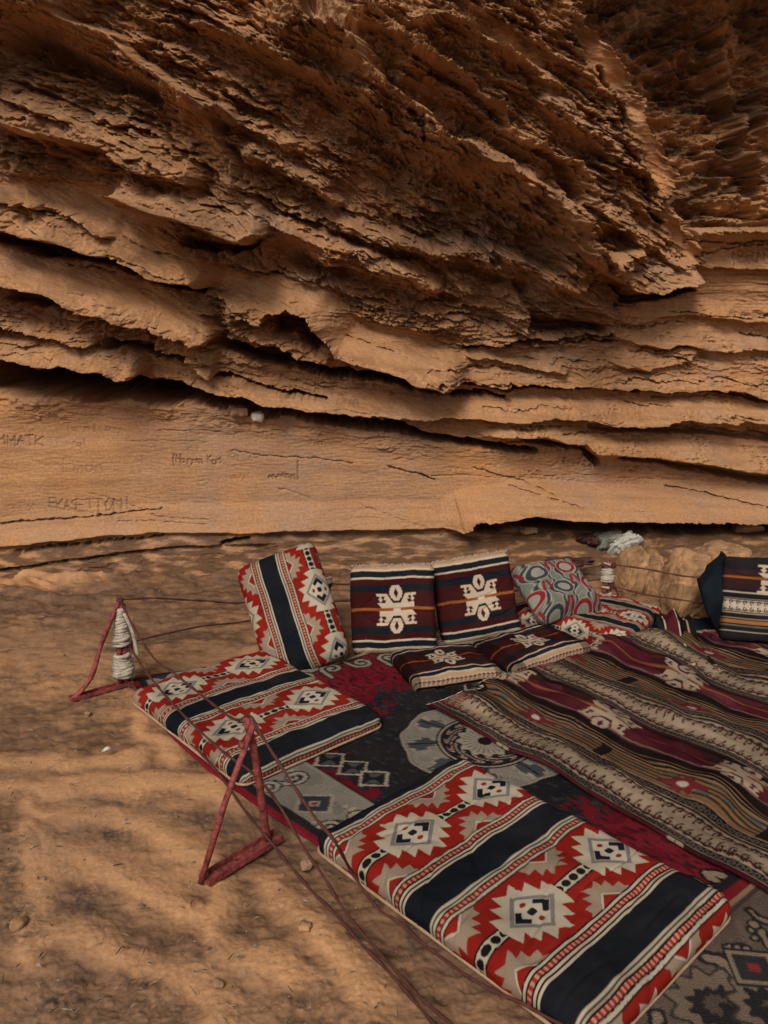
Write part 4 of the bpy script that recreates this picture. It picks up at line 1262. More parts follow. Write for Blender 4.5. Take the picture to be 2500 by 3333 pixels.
    b2 = N(nt, 'ShaderNodeBump', i_Strength=0.5, i_Distance=0.004); L(n2.outputs['Fac'], b2.inputs['Height']); L(b1.outputs[0], b2.inputs['Normal'])
    L(b2.outputs[0], b.inputs['Normal'])
    o = mesh_obj('ground', V, F, m, attrs={'drift': np.concatenate([drift.ravel(), z0 + .6]), 'stain': np.concatenate([stain.ravel(), z0])})
    tag(o, 'sandy brown floor of the rock shelter with pale drifts and dark crust', 'ground', kind='structure')
    return o


# ================================================================== rugs
def sheet(name, p0, p1, q0, q1, res, origin, U, Vv, zfun, cfun, mat, jag=None):
    p = np.arange(p0, p1 + res, res); q = np.arange(q0, q1 + res, res)
    Pm, Q = np.meshgrid(p, q)
    col = (cfun(Pm - res / 4, Q - res / 4) + cfun(Pm + res / 4, Q + res / 4)) / 2
    P2, Q2 = (Pm, Q) if jag is None else jag(Pm, Q)
    X = KS * (origin[0] + P2 * U[0] + Q2 * Vv[0]); Y = KS * (origin[1] + P2 * U[1] + Q2 * Vv[1])
    Z = zfun(Pm, Q)
    nr, nc = Pm.shape
    V = np.stack([X, Y, Z], -1).reshape(-1, 3)
    F = grid_faces(nr, nc)
    # a turned-down hem gives the cloth its thickness
    idx = np.arange(nr * nc).reshape(nr, nc)
    ring = np.concatenate([idx[0, :], idx[1:, -1], idx[-1, -2::-1], idx[-2:0:-1, 0]])
    k = len(V); low = V[ring].copy(); low[:, 2] -= 0.009
    V = np.concatenate([V, low]); m = len(ring)
    j = np.arange(m); jn = (j + 1) % m
    F = np.concatenate([F, np.stack([ring[j], k + j, k + jn, ring[jn]], -1)])
    c = col.reshape(-1, 3); c = np.concatenate([c, c[ring] * 0.7])
    # right way up
    n = np.cross(V[F[0][1]] - V[F[0][0]], V[F[0][2]] - V[F[0][0]])
    if n[2] < 0: F = F[:, ::-1].copy()
    return mesh_obj(name, V, F, mat, colors=c)


SQUARES = []
CORNER_SCROLLS = []
LEAF_LINES, LEAF_BLOBS, LEAF_DIA = [], [], []


def make_rugs():
    for px, py in ((1168, 2492), (1231, 2528), (1100, 2462), (1602, 2249), (1661, 2267), (1545, 2232)):
        SQUARES.append(rug_xy(px, py))
    def z2p(zx, zy): return rug_xy(2050 + zx / 3.687, 2800 + zy / 3.687)
    CORNER_SCROLLS.append([z2p(*p) for p in ((1030, 230), (960, 200), (930, 160), (990, 150), (1080, 160), (1180, 210), (1260, 280), (1290, 330), (1250, 365), (1130, 355), (1000, 335), (900, 325))])
    CORNER_SCROLLS.append([z2p(*p) for p in ((1060, 430), (1160, 420), (1230, 450), (1300, 475))])
    CORNER_SCROLLS.append([z2p(*p) for p in ((740, 230), (830, 270))])
    zf = lambda p, q: 0.010 + 0.004 * fbm(p * 3, q * 3, 501, 3)
    o = sheet('carpet', 0, RUG_W, 0, RUG_L, 0.0042, RUG_O, RUG_U, RUG_V, zf, medallion_rug, M['pile'],
              jag=lambda p, q: (p - .09 * np.sin(np.pi * np.clip(q / 1.55, 0, 1)) ** .8 * (1 - sstep(0, .6, p)) + .010 * fbm(q * 2.2, p * .5, 503, 3), np.maximum(q, .01 + .42 * sstep(.05, .75, p) + .01 * noise(p * 6, 0 * p, 504))))
    tag(o, 'worn crimson and black wool carpet with a round grey medallion, spread under the mattresses', 'carpet')
    # second carpet at the near right corner
    O2 = RUG_O + RUG_V * 2.352
    def r2(px, py):
        w = at_z(px, py, .01); r = np.array([w.x, w.y]) / KS - O2
        return float(r @ RUG_U), float(r @ RUG_V)
    def z3(zx, zy): return r2(2050 + zx / 3.687, 2800 + zy / 3.687)
    LEAF_LINES.append(([z3(*p) for p in ((940, 1190), (1050, 1200), (1130, 1260), (1180, 1340), (1240, 1440), (1290, 1530), (1340, 1550), (1450, 1530), (1560, 1560))], .011))
    LEAF_LINES.append(([z3(*p) for p in ((1450, 620), (1510, 690), (1590, 730), (1700, 770))], .008))
    LEAF_LINES.append(([z3(*p) for p in ((1560, 860), (1620, 960), (1680, 1050))], .007))
    LEAF_LINES.append(([z3(*p) for p in ((330, 1870), (360, 1930), (330, 1990))], .009))
    for a, b in ((1190, 1075), (1290, 1075), (1390, 1080), (1180, 1150), (1440, 870), (1490, 950), (1480, 790)):
        c = z3(a, b); LEAF_LINES.append(([c, (c[0] + .006, c[1])], .007))
    c = z3(1050, 1760); LEAF_BLOBS.append((c[0], c[1], .10))
    c = z3(1750, 1800); LEAF_BLOBS.append((c[0], c[1], .09))
    c = z3(1490, 1310); LEAF_DIA.append(c)
    o = sheet('carpet', -0.3, 2.0, 0, 0.8, 0.004, O2, RUG_U, RUG_V, lambda p, q: 0.014 + 0.003 * fbm(p * 3, q * 3, 505, 3), leaf_rug, M['pile'])
    tag(o, 'grey brown carpet with dark leaf scrolls at the near right corner', 'carpet')
    # striped flat-weave lying over the carpet
    KO = np.array([0.205, 3.035]); KV = np.array([.612, -.791]); KU = np.array([.82, .572])
    def hump(p, q):
        w = 0.036 * fbm(p * 5 + .8 * q, q * 2.2, 511, 3) + 0.010 * np.sin(p * 30 + 3 * noise(q * 2, p * 2, 513)) * np.clip(fbm(p * 2, q * 1.2, 515, 2), 0, 1)
        e = np.minimum(sstep(0, .06, q), sstep(0, .05, p))
        ruck = 0.05 * np.exp(-((p - 1.22) / .10) ** 2 - ((q - .12) / .16) ** 2) + 0.035 * np.exp(-((p - 1.02) / .06) ** 2 - ((q - .02) / .14) ** 2)
        return 0.034 + np.maximum(w * (0.4 + .6 * e), -0.008) + ruck
    def jag(p, q):
        step = -0.36 * sstep(1.0, 1.9, p) + 0.045 * sstep(.255, .275, p) - 0.02 * sstep(.55, .58, p) + 0.06 * sstep(.98, 1.02, p)
        qq = q + (0.012 * noise(p * 22, p * 0, 521) + 0.03 * noise(p * 4, 0 * p, 523) - step) * (1 - sstep(0, .95, q))
        pp = p + 0.024 * fbm(q * 1.6, p * .4, 525, 2) + 0.026 * noise(q * 4.0, p * 1.3, 527)
        return pp, qq
    o = sheet('kilim', -0.02, 2.0, 0, 1.75, 0.0042, KO, KU, KV, hump, strip_kilim, M['flat'], jag=jag)
    tag(o, 'rumpled striped flat-weave kilim in plum, cream and orange lying over the medallion carpet', 'kilim')
    # its frayed end
    V, F = [], []
    r = random.Random(5)
    for i in range(520):
        p = r.uniform(-.02, 1.35); q = 0.0
        a, b = jag(np.array([p]), np.array([0.0]))
        x, y = KS * (KO + a[0] * KU + b[0] * KV)
        z = float(hump(np.array([p]), np.array([0.0]))[0])
        l = r.uniform(.010, .026); dx = r.uniform(-.008, .008)
        e = KS * (KO + (a[0] + dx) * KU + (b[0] - l) * KV)
        k = len(V); w = .0016
        V += [(x - w * KU[0], y - w * KU[1], z - .002), (x + w * KU[0], y + w * KU[1], z - .002), (e[0], e[1], max(z - .012, .014)), (x, y, z + .002)]
        F += [(k, k + 1, k + 2), (k + 1, k + 3, k + 2), (k + 3, k, k + 2), (k, k + 3, k + 1)]
    mesh_obj('fringe', V, F, M['fringe'], o, smooth=False)


# ================================================================== mattresses and cushions
def ring_path(hx, hy, r, ux, uy, un, z):
    ux, uy, un = Vector(ux), Vector(uy), Vector(un)
    pts = []
    for cx, cy, a0 in ((hx - r, hy - r, 0), (-(hx - r), hy - r, 90), (-(hx - r), -(hy - r), 180), (hx - r, -(hy - r), 270)):
        for k in range(5):
            a = math.radians(a0 + 22.5 * k)
            pts.append(ux * (cx + r * math.cos(a)) + uy * (cy + r * math.sin(a)) + un * z)
    return pts


def mattress(o_xy, th, a_lo, a_hi, b_lo, b_hi, height, label, seed, kx=1.0, res=0.0026):
    """red woven mattress: o_xy is the centre of a star, th the run of the bands"""
    u = Vector((math.cos(th), math.sin(th), 0)); v = Vector((math.sin(th), -math.cos(th), 0))
    ca, cb = (a_lo + a_hi) / 2, (b_lo + b_hi) / 2
    c = Vector((o_xy[0], o_xy[1], 0)) + u * (ca * D_) + v * (cb * P_)
    c.z = 0.012
    hx, hy = (a_hi - a_lo) * D_ / 2, (b_hi - b_lo) * P_ / 2
    pat = lambda x, y: sadu(x, -y, -ca, -cb)
    o = pad('mattress', c, u, -v, (0, 0, 1), hx, hy, height - .012, pat, M['woven'], res=res, r=0.036, puff=0.006, lump=0.007, seed=seed)
    tag(o, label, 'mattress', 'red woven floor mattresses')
    tube('piping', ring_path(hx + .003, hy + .003, .036, u, -v, (0, 0, 1), 0.008), 0.005, M['piping'], o, 6, closed=True)
    return o


def frame(yaw, lean):
    """ux to the right, uy up the face, un out of it towards the viewer; yaw turns about Z, lean tips it back"""
    cy, sy = math.cos(yaw), math.sin(yaw)
    ux = Vector((cy, sy, 0)); f = Vector((sy, -cy, 0))        # f points at the viewer
    uy = Vector((0, 0, 1)) * math.cos(lean) - f * math.sin(lean)
    un = f * math.cos(lean) + Vector((0, 0, 1)) * math.sin(lean)
    return ux, uy, un


def make_cushions():
    mattress((0.0799, 2.0495), .7493, -.535, 1.24, -.50, 1.74, PAD_H, 'largest red, navy and cream woven mattress, at the front of the carpet', 1, res=.0023)
    mattress((-.8065, 2.9789), .7245, -.37, 1.40, -.32, 1.60, PAD_H, 'red, navy and cream woven mattress with an upright cushion at its far end', 2, res=0.0028)
    # red mattress on the far right
    c = Vector((1.125, 3.905, 0.012))
    d = (sg(1365, 1405) - sg(1150, 1362)); th = math.atan2(d.y, d.x)
    ux = Vector((math.cos(th), math.sin(th), 0)); uy = Vector((-math.sin(th), math.cos(th), 0))
    th = math.radians(-34); ux = Vector((math.cos(th), math.sin(th), 0)); uy = Vector((-math.sin(th), math.cos(th), 0))
    hx, hy = .285, .245; p0 = sg(1360, 1410) - ux * (2 * hx)
    c = p0 + ux * hx + uy * hy; c.z = .012
    o = pad('mattress', c, ux, uy, (0, 0, 1), hx, hy, .075, lambda x, y: sadu(x, y, .1, -.64 / .6, .6), M['woven'], res=.003, r=.035, puff=.01, lump=.008, seed=4)
    tag(o, 'small red and cream mattress with zigzag front, under the grey swirl cushion', 'mattress', 'red woven floor mattresses')
    # upright red cushion
    ux, uy, un = frame(math.radians(-10), math.radians(33))
    # tip the cushion over to its left: rotate the face axes
    base = sg(668, 1440, .02)
    hx, hy = .182, .272
    rot = Matrix.Rotation(math.radians(25), 3, un)
    ux, uy = rot @ ux, rot @ uy
    c = base + uy * (hy - .005) - un * .06
    o = pad('cushion', c, ux, uy, un, hx, hy, .095, lambda x, y: sadu(y, x, .10, .42, .88), M['woven'], res=.003, r=.042, puff=.022, lump=.006, seed=7)
    tag(o, 'upright red, navy and cream striped cushion leaning at the end of the left mattress', 'cushion')
    # two kilim backrests
    for k, (x0, y0, hx, hy, yaw, lab) in enumerate(((853, 1408, .186, .192, math.radians(2), 'maroon kilim backrest with ivory figure, next to the upright red cushion'),
                                                    (1046, 1378, .188, .190, math.radians(13), 'maroon kilim backrest with ivory figure, next to the grey swirl pillow'))):
        ux, uy, un = frame(yaw, math.radians(20))
        rot = Matrix.Rotation(math.radians((1, 5)[k]), 3, un); ux, uy = rot @ ux, rot @ uy
        base = sg(x0, y0, .02)
        c = base + uy * hy - un * .075
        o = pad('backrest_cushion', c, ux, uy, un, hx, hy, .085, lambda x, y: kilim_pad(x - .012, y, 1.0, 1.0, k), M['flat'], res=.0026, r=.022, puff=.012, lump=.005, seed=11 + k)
        tag(o, lab, 'cushion', 'maroon kilim cushions')
        r = random.Random(k)
        V, F = [], []
        for i in range(150):                              # plaited wool edge along the top
            x = -hx + 2 * hx * i / 149
            p = ux * x + uy * (hy + r.uniform(0, .008)) + un * (.062 + r.uniform(-.006, .008)); q = p + uy * r.uniform(.006, .014) + ux * r.uniform(-.004, .004)
            n = len(V); w = ux * .0024
            V += [p - w, p + w, q, p + un * .004]; F += [(n, n + 1, n + 2), (n + 1, n + 3, n + 2), (n + 3, n, n + 2), (n, n + 3, n + 1)]
        mesh_obj('fringe', V, F, M['fringe'], o, smooth=False)
    # two flat ones on the floor in front
    for k, (pts, lab, kk) in enumerate(((((810, 1418), (932, 1470), (1102, 1440), (1000, 1398)), 'flat maroon kilim seat cushion with cream edge, lying before the left backrest', 1.0),
                                        (((1005, 1397), (1122, 1440), (1288, 1392), (1160, 1350)), 'flat black kilim seat cushion with orange edge, lying before the right backrest', .8))):
        a, b, cc, dd = (sg(x, y, .05) for x, y in pts)
        ctr = (a + b + cc + dd) / 4
        ux = ((cc - b) + (dd - a)).normalized(); uy = Vector((-ux.y, ux.x, 0))
        hx = ((cc - b).length + (dd - a).length) / 4; hy = ((b - a).length + (cc - dd).length) / 4
        ctr.z = .012
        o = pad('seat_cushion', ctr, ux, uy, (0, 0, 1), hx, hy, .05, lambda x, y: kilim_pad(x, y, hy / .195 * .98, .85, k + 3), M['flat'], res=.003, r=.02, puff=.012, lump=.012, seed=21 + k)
        tag(o, lab, 'cushion', 'maroon kilim cushions')
    # grey swirl pillow
    ux, uy, un = frame(math.radians(27), math.radians(60))
    c = sg(1238, 1334, .085) + uy * .172 - un * .02
    o = pad('pillow', c, ux, uy, un, .190, .175, .10, lambda x, y: swirl_cloth(x + .03, y), M['woven'], res=.003, r=.05, puff=.03, lump=.01, seed=31, pinch=.16)
    tag(o, 'sage grey pillow with red ringed swirls, on the small red mattress', 'pillow')
    # dark covered backrest at the right edge
    ux, uy, un = frame(math.radians(-14), math.radians(16))
    base = sg(1640, 1385, .02)
    c = base + uy * .19 - un * .03 + ux * .06
    o = pad('backrest_cushion', c, ux, uy, un, .235, .19, .10, lambda x, y: right_cover(x + .04, y), M['flat'], res=.003, r=.02, puff=.012, lump=.008, seed=41)
    tag(o, 'dark kilim covered backrest with folded navy side, at the right edge before the boulders', 'cushion')
    # navy cloth folded round its side
    P0 = [sy_(1567, 1204, 3.83), sy_(1512, 1272, 3.78), sy_(1530, 1330, 3.74), sg(1556, 1374, .02), sy_(1578, 1330, 3.70), sy_(1574, 1270, 3.74), sy_(1576, 1212, 3.80)]
    back = [p + Vector((.03, .13, 0)) for p in P0]
    n = len(P0)
    ctr = sum(P0, Vector()) / n + Vector((-.004, -.03, .01))
    V = P0 + back + [ctr]
    F = [(i, (i + 1) % n, 2 * n) for i in range(n)] + [((i + 1) % n, i, n + i, n + (i + 1) % n) for i in range(n)] + [tuple(n + i for i in range(n))[::-1]]
    bm = bmesh.new(); bv = [bm.verts.new(v - c) for v in V]
    for q in F: bm.faces.new([bv[i] for i in q])
    bmesh.ops.subdivide_edges(bm, edges=bm.edges[:], cuts=5, use_grid_fill=True)
    bmesh.ops.triangulate(bm, faces=bm.faces[:])
    bmesh.ops.smooth_vert(bm, verts=bm.verts[:], factor=.5, use_axis_x=True, use_axis_y=True, use_axis_z=True)
    for v in bm.verts:
        n_ = float(fbm(np.array([v.co.z * 9 + v.co.x * 4]), np.array([v.co.x * 14]), 640, 3)[0])
        v.co += Vector((.006, -.016, 0)) * n_
    me = bpy.data.meshes.new('cover_flap'); bm.to_mesh(me); bm.free()
    me.polygons.foreach_set('use_smooth', np.ones(len(me.polygons), bool)); me.materials.append(M['navy'])
    f = bpy.data.objects.new('cover_flap', me); COL.objects.link(f); f.parent = o
    # cloth thrown over the end of the small mattress
    a = sg(1452, 1352, .06); e = sg(1500, 1440, .03)
    dirv = (e - a); L = dirv.length; dirv.normalize(); side = Vector((-dirv.y, dirv.x, 0)).normalized()
    p = np.linspace(-.085, .085, 46); q = np.linspace(-.03, L + .05, 80)
    Pm, Q = np.meshgrid(p, q)
    z = .115 - .085 * sstep(.02, .17, Q) + .018 * np.cos(Pm * 60 + 2 * noise(Q * 8, Pm * 8, 601)) - .35 * Pm ** 2 / .17 + .01 * fbm(Pm * 14, Q * 14, 603, 2)
    z = np.maximum(z, .03)
    X = a.x + Q * dirv.x + Pm * side.x * (1 + .5 * Q); Y = a.y + Q * dirv.y + Pm * side.y * (1 + .5 * Q)
    V = np.stack([X, Y, z], -1).reshape(-1, 3)
    t = Pm / .17 + .5
    cl = Cloth(Pm, Q, BLACK)
    for lo, hi, col in ((.05, .2, DBLUE), (.22, .26, IVORY), (.3, .5, PLUM), (.52, .56, IVORY), (.6, .8, BLACK), (.82, .86, (0.3, .2, .13))):
        cl.put((t > lo) & (t < hi), col)
    hooks(cl, (Q > L - .03), Pm / .03, np.clip((Q - L + .03) / .08, 0, 1), (.06, .02, .02), (.42, .3, .2))
    o = mesh_obj('throw', np.concatenate([V, V - np.array([0, 0, .012])]), np.concatenate([grid_faces(*Pm.shape)[:, ::-1], grid_faces(*Pm.shape) + len(V)]), M['flat'], colors=np.concatenate([cl.c.reshape(-1, 3)] * 2))
    tag(o, 'crumpled dark striped cloth hanging over the right end of the small red mattress', 'throw')


def make_floor_sheet():  # dark crumpled sheet over the dark stretch of floor before the boulders
    c0, c1, c2, c3 = sg(1325, 1322), sg(1575, 1352), sg(1610, 1402), sg(1400, 1388)
    a, b = np.meshgrid(np.linspace(0, 1, 90), np.linspace(0, 1, 60))
    P2 = [c0[i] * (1 - a) * (1 - b) + c1[i] * a * (1 - b) + c2[i] * a * b + c3[i] * (1 - a) * b for i in (0, 1)]
    X = P2[0] + .02 * noise(a * 5, b * 9, 651); Y = P2[1] + .03 * noise(a * 7, b * 5, 653)
    Z = .016 + .020 * np.abs(noise(a * 6 + b * 3, b * 5 - a * 2, 655)) + .006 * fbm(a * 14, b * 12, 657, 2)
    V = np.stack([X, Y, Z], -1).reshape(-1, 3)
    F = grid_faces(*X.shape)
    o = mesh_obj('floor_sheet', np.concatenate([V, V - np.array([0, 0, .012])]), np.concatenate([F[:, ::-1], F + len(V)]), M['navy'])
    tag(o, 'crumpled dark navy sheet on the floor between the small red mattress and the boulders', 'cloth')


def right_cover(x, y):
    Y = y; c = Cloth(x, Y, (0.012, 0.012, 0.015))
    c.put((Y > .045) & (Y < .135), (0.03, 0.012, 0.016))
    c.put(np.abs(Y - .100 + .0) < .0055, ORANGE)
    motif(c, (x - .07) / .00038, (Y - .098) / .00026, (0.50, 0.385, 0.28), (0.03, 0.012, 0.016))
    for lo, hi, col in ((.028, .033, IVORY), (.000, .004, (.3, .25, .2)), (-.066, -.062, IVORY), (-.090, -.086, TAN), (-.112, -.096, (0.30, .12, .04)), (-.125, -.118, SAGE), (-.15, -.146, IVORY)):
        c.put((Y > lo) & (Y < hi), col)
    m = (Y > -.056) & (Y < -.004)
    v = (Y + .056) / .052
    hooks(c, m & (v < .5), x / .030, v * 2, (.05, .02, .02), (.48, .40, .31)); hooks(c, m & (v >= .5), x / .030, (1 - v) * 2, (.05, .02, .02), (.48, .40, .31))
    return c.c


# ================================================================== stands and ropes
def wrap(name, a, b, rad, turns, parent, sx=1.0, thick=.006, taper=1.0):
    """cord wound unevenly round a post from a to b"""
    a, b = Vector(a), Vector(b); ax = (b - a).normalized()
    e1 = Vector((1, 0, 0)); e1 = (e1 - ax * e1.dot(ax)).normalized(); e2 = ax.cross(e1)
    n = int(turns * 14) + 2; pts = []
    r = random.Random(int(turns * 10 + rad * 1000))
    wob = [r.uniform(-1, 1) for _ in range(int(turns) + 3)]
    for i in range(n):
        f = i / (n - 1); an = f * turns * 2 * math.pi
        k = int(f * turns); w = wob[k] + (wob[k + 1] - wob[k]) * (f * turns - k)
        rr = rad * (1 + (taper - 1) * f) * (1 + .10 * w) + .0012 * math.sin(i * 1.7)
        tilt = .010 * w * math.cos(an)
        pts.append(a + (b - a) * f + ax * tilt + e1 * math.cos(an) * rr * sx + e2 * math.sin(an) * rr)
    rads = [thick * (1 + .22 * math.sin(i * .31 + wob[0] * 3)) for i in range(n)]
    return tube(name, pts, rads, M['white_cord'], parent, 6, twist=True)


def angle_bar(name, a, b, parent, w=.035, t=.005):
    """L-shaped steel bar lying from a to b"""
    a, b = Vector(a), Vector(b); d = (b - a).normalized(); s = Vector((-d.y, d.x, 0)).normalized(); up = Vector((0, 0, 1))
    h = w * .42
    prof = [(-w / 2, 0), (w / 2, 0), (w / 2, h), (w / 2 - t, h), (w / 2 - t, t), (-w / 2 + t, t), (-w / 2 + t, h), (-w / 2, h)]
    V = [p + s * x + up * y for p in (a, b) for x, y in prof]
    n = 8
    F = [(i, (i + 1) % n, n + (i + 1) % n, n + i) for i in range(n)] + [tuple(range(n))[::-1], tuple(range(n, 2 * n))]
    return mesh_obj(name, V, F, M['rust'], parent, smooth=False)


def make_stands():
    global A_TOP, B_TOP, A_MID
    # stand by the far end of the left mattress, bound with cord
    f1, f2 = sg(153, 1513, .005), sg(268, 1478, .005)
    top = sy0(259, 1296, f2.y - .02); A_TOP = top.copy()
    root = empty('rope_stand', ((f1 + f2) / 2)); base = Vector(root.location)
    L = lambda p: Vector(p) - base
    bend = sg(185, 1478, .05)
    pts = spline([L(f1), L(f1 + (top - f1) * .22 + Vector((.028, .01, -.012))), L(f1 + (top - f1) * .6 + Vector((.01, 0, 0))), L(top)], .02)
    tube('leg', pts, .0095, M['rust'], root, 8, twist=True)
    for dx in (-.014, .014):
        tube('leg', [L(f2 + Vector((dx, 0, 0))), L(top + Vector((dx * .7, 0, -.02)))], .013, M['rust'], root, 10)
    angle_bar('base_bar', L(f1), L(f2 + Vector((.03, .01, 0))), root)
    v = top - f2
    wrap('cord_wrapping', L(f2 + v * .10), L(f2 + v * .30), .031, 7, root, 1.15, .009, .9)
    wrap('cord_wrapping', L(f2 + v * .30), L(f2 + v * .37), .028, 2, root, 1.1, .008)
    wrap('cord_wrapping', L(f2 + v * .50), L(f2 + v * .90), .027, 12, root, 1.15, .0085, .48)
    tube('brace', [L(f2 + Vector((-.055, .06, .0))), L(f2 + v * .52 + Vector((-.02, .02, 0)))], .008, M['navy'], root, 8)
    wrap('cord_wrapping', L(f2 + v * .42), L(f2 + v * .52), .028, 1.0, root, 1.1, .008)
    tube('cord_end', spline([L(top + Vector((.02, -.02, -.05))), L(top + Vector((.045, -.02, -.12))), L(top + Vector((.058, -.02, -.20))), L(top + Vector((.062, -.02, -.235)))]), .008, M['white_cord'], root, 6)
    tag(root, 'red steel rope stand bound with white cord, at the far corner of the left mattress', 'stand', 'red rope stands')
    A_MID = f2 + v * .50
    # near stand
    f1, f2 = sg(433, 1908, .005), sg(578, 1818, .005)
    top = sy0(540, 1556, (f1.y * .35 + f2.y * .65)); B_TOP = top.copy()
    root = empty('rope_stand', ((f1 + f2) / 2)); base = Vector(root.location)
    mid = sy0(536, 1605, top.y)
    tube('leg', [L(f1), L(f1.lerp(top, .5)), L(top + Vector((.012, 0, -.005)))], .0085, M['rust'], root, 10)
    tube('leg', spline([L(f2 + Vector((0, 0, .01))), L(f2.lerp(top, .25)), L(f2.lerp(top, .7)), L(top + Vector((-.012, .014, .0)))], .03), .0115, M['rust'], root, 10)
    tube('weld_joint', [L(top.lerp(f1, .17)), L(top.lerp(f1, .13))], .0115, M['rust'], root, 8)
    angle_bar('base_bar', L(f1 + Vector((.01, 0, 0))), L(f2 + Vector((.03, .02, 0))), root, .045)
    tag(root, 'red steel rope stand with two splayed legs, beside the gap between the mattresses', 'stand', 'red rope stands')
    # stand at the boulders
    f = sg(1308, 1316, .0); top = sy0(1314, 1212, f.y)
    root = empty('rope_stand', f); base = Vector(root.location)
    v = top - f
    for dx in (-.016, .016):
        tube('leg', [L(f + Vector((dx * .8, 0, 0))), L(top + Vector((dx * .8, 0, .0)))], .011, M['rust'], root, 10)
    back = f + Vector((.13, .25, 0))
    wrap('cord_wrapping', L(f + v * .05), L(f + v * .34), .020, 7, root, 1.3, .007)
    wrap('cord_wrapping', L(f + v * .58), L(f + v * .86), .024, 7, root, 1.3, .009, .8)
    wrap('cord_wrapping', L(f + v * .38), L(f + v * .50), .021, 1.0, root, 1.3, .006)
    wrap('cord_wrapping', L(f + v * .93), L(f + v * .97), .017, 1.5, root, 1.3, .005)
    tube('stay', [L(f + v * .6 + Vector((.03, 0, 0))), L(sg(1348, 1322, .01))], .004, M['cord'], root, 6)
    tag(root, 'red rope post bound with white cord, standing between the swirl pillow and the boulders', 'stand', 'red rope stands')
    global P_TOP, P_MID
    P_TOP, P_MID = top, f + v * .52
    # post behind the upright cushion
    f = Vector((sy_(703, 1270, 3.98).x, 3.98 * KS, 0)); top = sy_(703, 1240, 3.98)
    root = empty('rope_stand', f); base = Vector(root.location)
    for dx in (-.014, .014):
        tube('leg', [L(f + Vector((dx, 0, 0))), L(top + Vector((dx, 0, 0)))], .012, M['rust'], root, 8)
    wrap('cord_wrapping', L(f + (top - f) * .8), L(f + (top - f) * .95), .026, 3, root, 1.1, .006)
    tag(root, 'rope post just showing behind the upright red cushion', 'stand', 'red rope stands')
    global Q_TOP, Q_MID
    Q_TOP, Q_MID = top, f + (top - f) * .45


def rope(pts, label, rad=.0042):
    o = tube('rope', spline(pts, .015), rad, M['cord'], None, 6, twist=True)
    # origin at its first end
    p = Vector(pts[0])
    o.data.transform(Matrix.Translation(-p)); o.location = p
    for q, r_ in ((pts[0], .011), (pts[-1], .011)):
        loops = [Vector(q) - p + Vector((math.cos(k * .9) * r_, math.sin(k * .9) * r_, -.004 * k / 3 + .006)) for k in range(18)]
        tube('knot', loops, rad * .95, M['cord'], o, 6, twist=True)
    tag(o, label, 'rope', 'ropes strung between the stands')
    return o


def make_ropes():
    sagp = lambda a, b, s, n=4: [a.lerp(b, i / n) - Vector((0, 0, s * math.sin(math.pi * i / n))) for i in range(n + 1)]
    # upper rope from the far stand over the near one and away past the front mattress
    r1 = [A_TOP, sy_(300, 1375, 3.12), sy_(340, 1430, 3.0), sy_(368, 1448, 2.90), sy_(440, 1505, 2.62), sy_(505, 1553, 2.3), B_TOP + Vector((0, 0, .014))]
    r1 += [sy_(560, 1580, 2.06), sy_(620, 1675, 1.95), sy_(680, 1765, 1.86), sy_(723, 1817, 1.80)]
    for sx, sy, z in ((763, 1889, .105), (815, 1961, .070), (851, 1985, .062), (887, 2013, .056), (923, 2045, .052), (1023, 2117, .05), (1123, 2165, .045), (1196, 2205, .045), (1300, 2260, .045)):
        r1.append(sg(sx, sy, z))
    rope(r1, 'upper rope over the near stand, trailing along the foot of the front mattress')
    # middle rope
    r2 = [A_MID + Vector((.03, 0, -.02)), sy_(330, 1470, 3.0), sy_(400, 1548, 2.68), sy_(480, 1622, 2.4), sy_(548, 1672, 2.17)]
    for sx, sy, z in ((600, 1735, .16), (663, 1841, .10), (699, 1893, .07), (743, 1965, .04), (791, 2025, .03), (855, 2097, .03), (919, 2165, .03), (975, 2212, .03), (1040, 2275, .03)):
        r2.append(sg(sx, sy, z))
    rope(r2, 'middle rope crossing the side of the left mattress above the sand')
    r3 = [sg(284, 1478, .04)]
    for sx, sy, z in ((330, 1525, .035), (400, 1592, .035), (470, 1668, .04), (530, 1752, .045), (582, 1815, .045), (663, 1913, .035), (723, 1973, .03), (783, 2041, .03), (831, 2089, .03), (887, 2153, .03), (940, 2215, .03), (990, 2270, .03)):
        r3.append(sg(sx, sy, z))
    rope(r3, 'lowest rope lying just above the sand from foot to foot of the stands')
    # back ropes behind the cushions
    rope([A_TOP, sy_(330, 1292, 3.35), sy_(430, 1297, 3.55), sy_(545, 1299, 3.75), Q_TOP + Vector((-.02, 0, -.03))], 'thin rope from the corded stand to behind the upright cushion, the upper one', .0038)
    rope([A_MID + Vector((.03, 0, 0)), sy_(340, 1373, 3.32), sy_(440, 1352, 3.55), sy_(540, 1340, 3.75), Q_MID], 'thin rope from the corded stand to behind the upright cushion, the lower one', .0038)
    rope(sagp(Q_TOP + Vector((.02, 0, -.05)), P_TOP + Vector((-.02, 0, -.02)), .05), 'thin rope behind the kilim backrests, ending on top of the bound post', .0038)
    rope(sagp(Q_MID + Vector((.02, 0, 0)), P_MID + Vector((-.02, 0, .03)), .03), 'thin rope behind the kilim backrests, ending halfway up the bound post', .0038)
    E1, E2 = sy_(1545, 1249, 3.87), sy_(1540, 1306, 3.87)
    rope([P_TOP + Vector((.02, -.03, -.01)), sy_(1395, 1229, 4.06), sy_(1475, 1244, 3.94), E1], 'upper rope passing before the boulders to the dark backrest')
    rope([P_MID + Vector((.02, -.03, 0)), sy_(1395, 1284, 4.06), sy_(1460, 1294, 3.95), E2], 'lower rope passing before the boulders to the dark backrest')


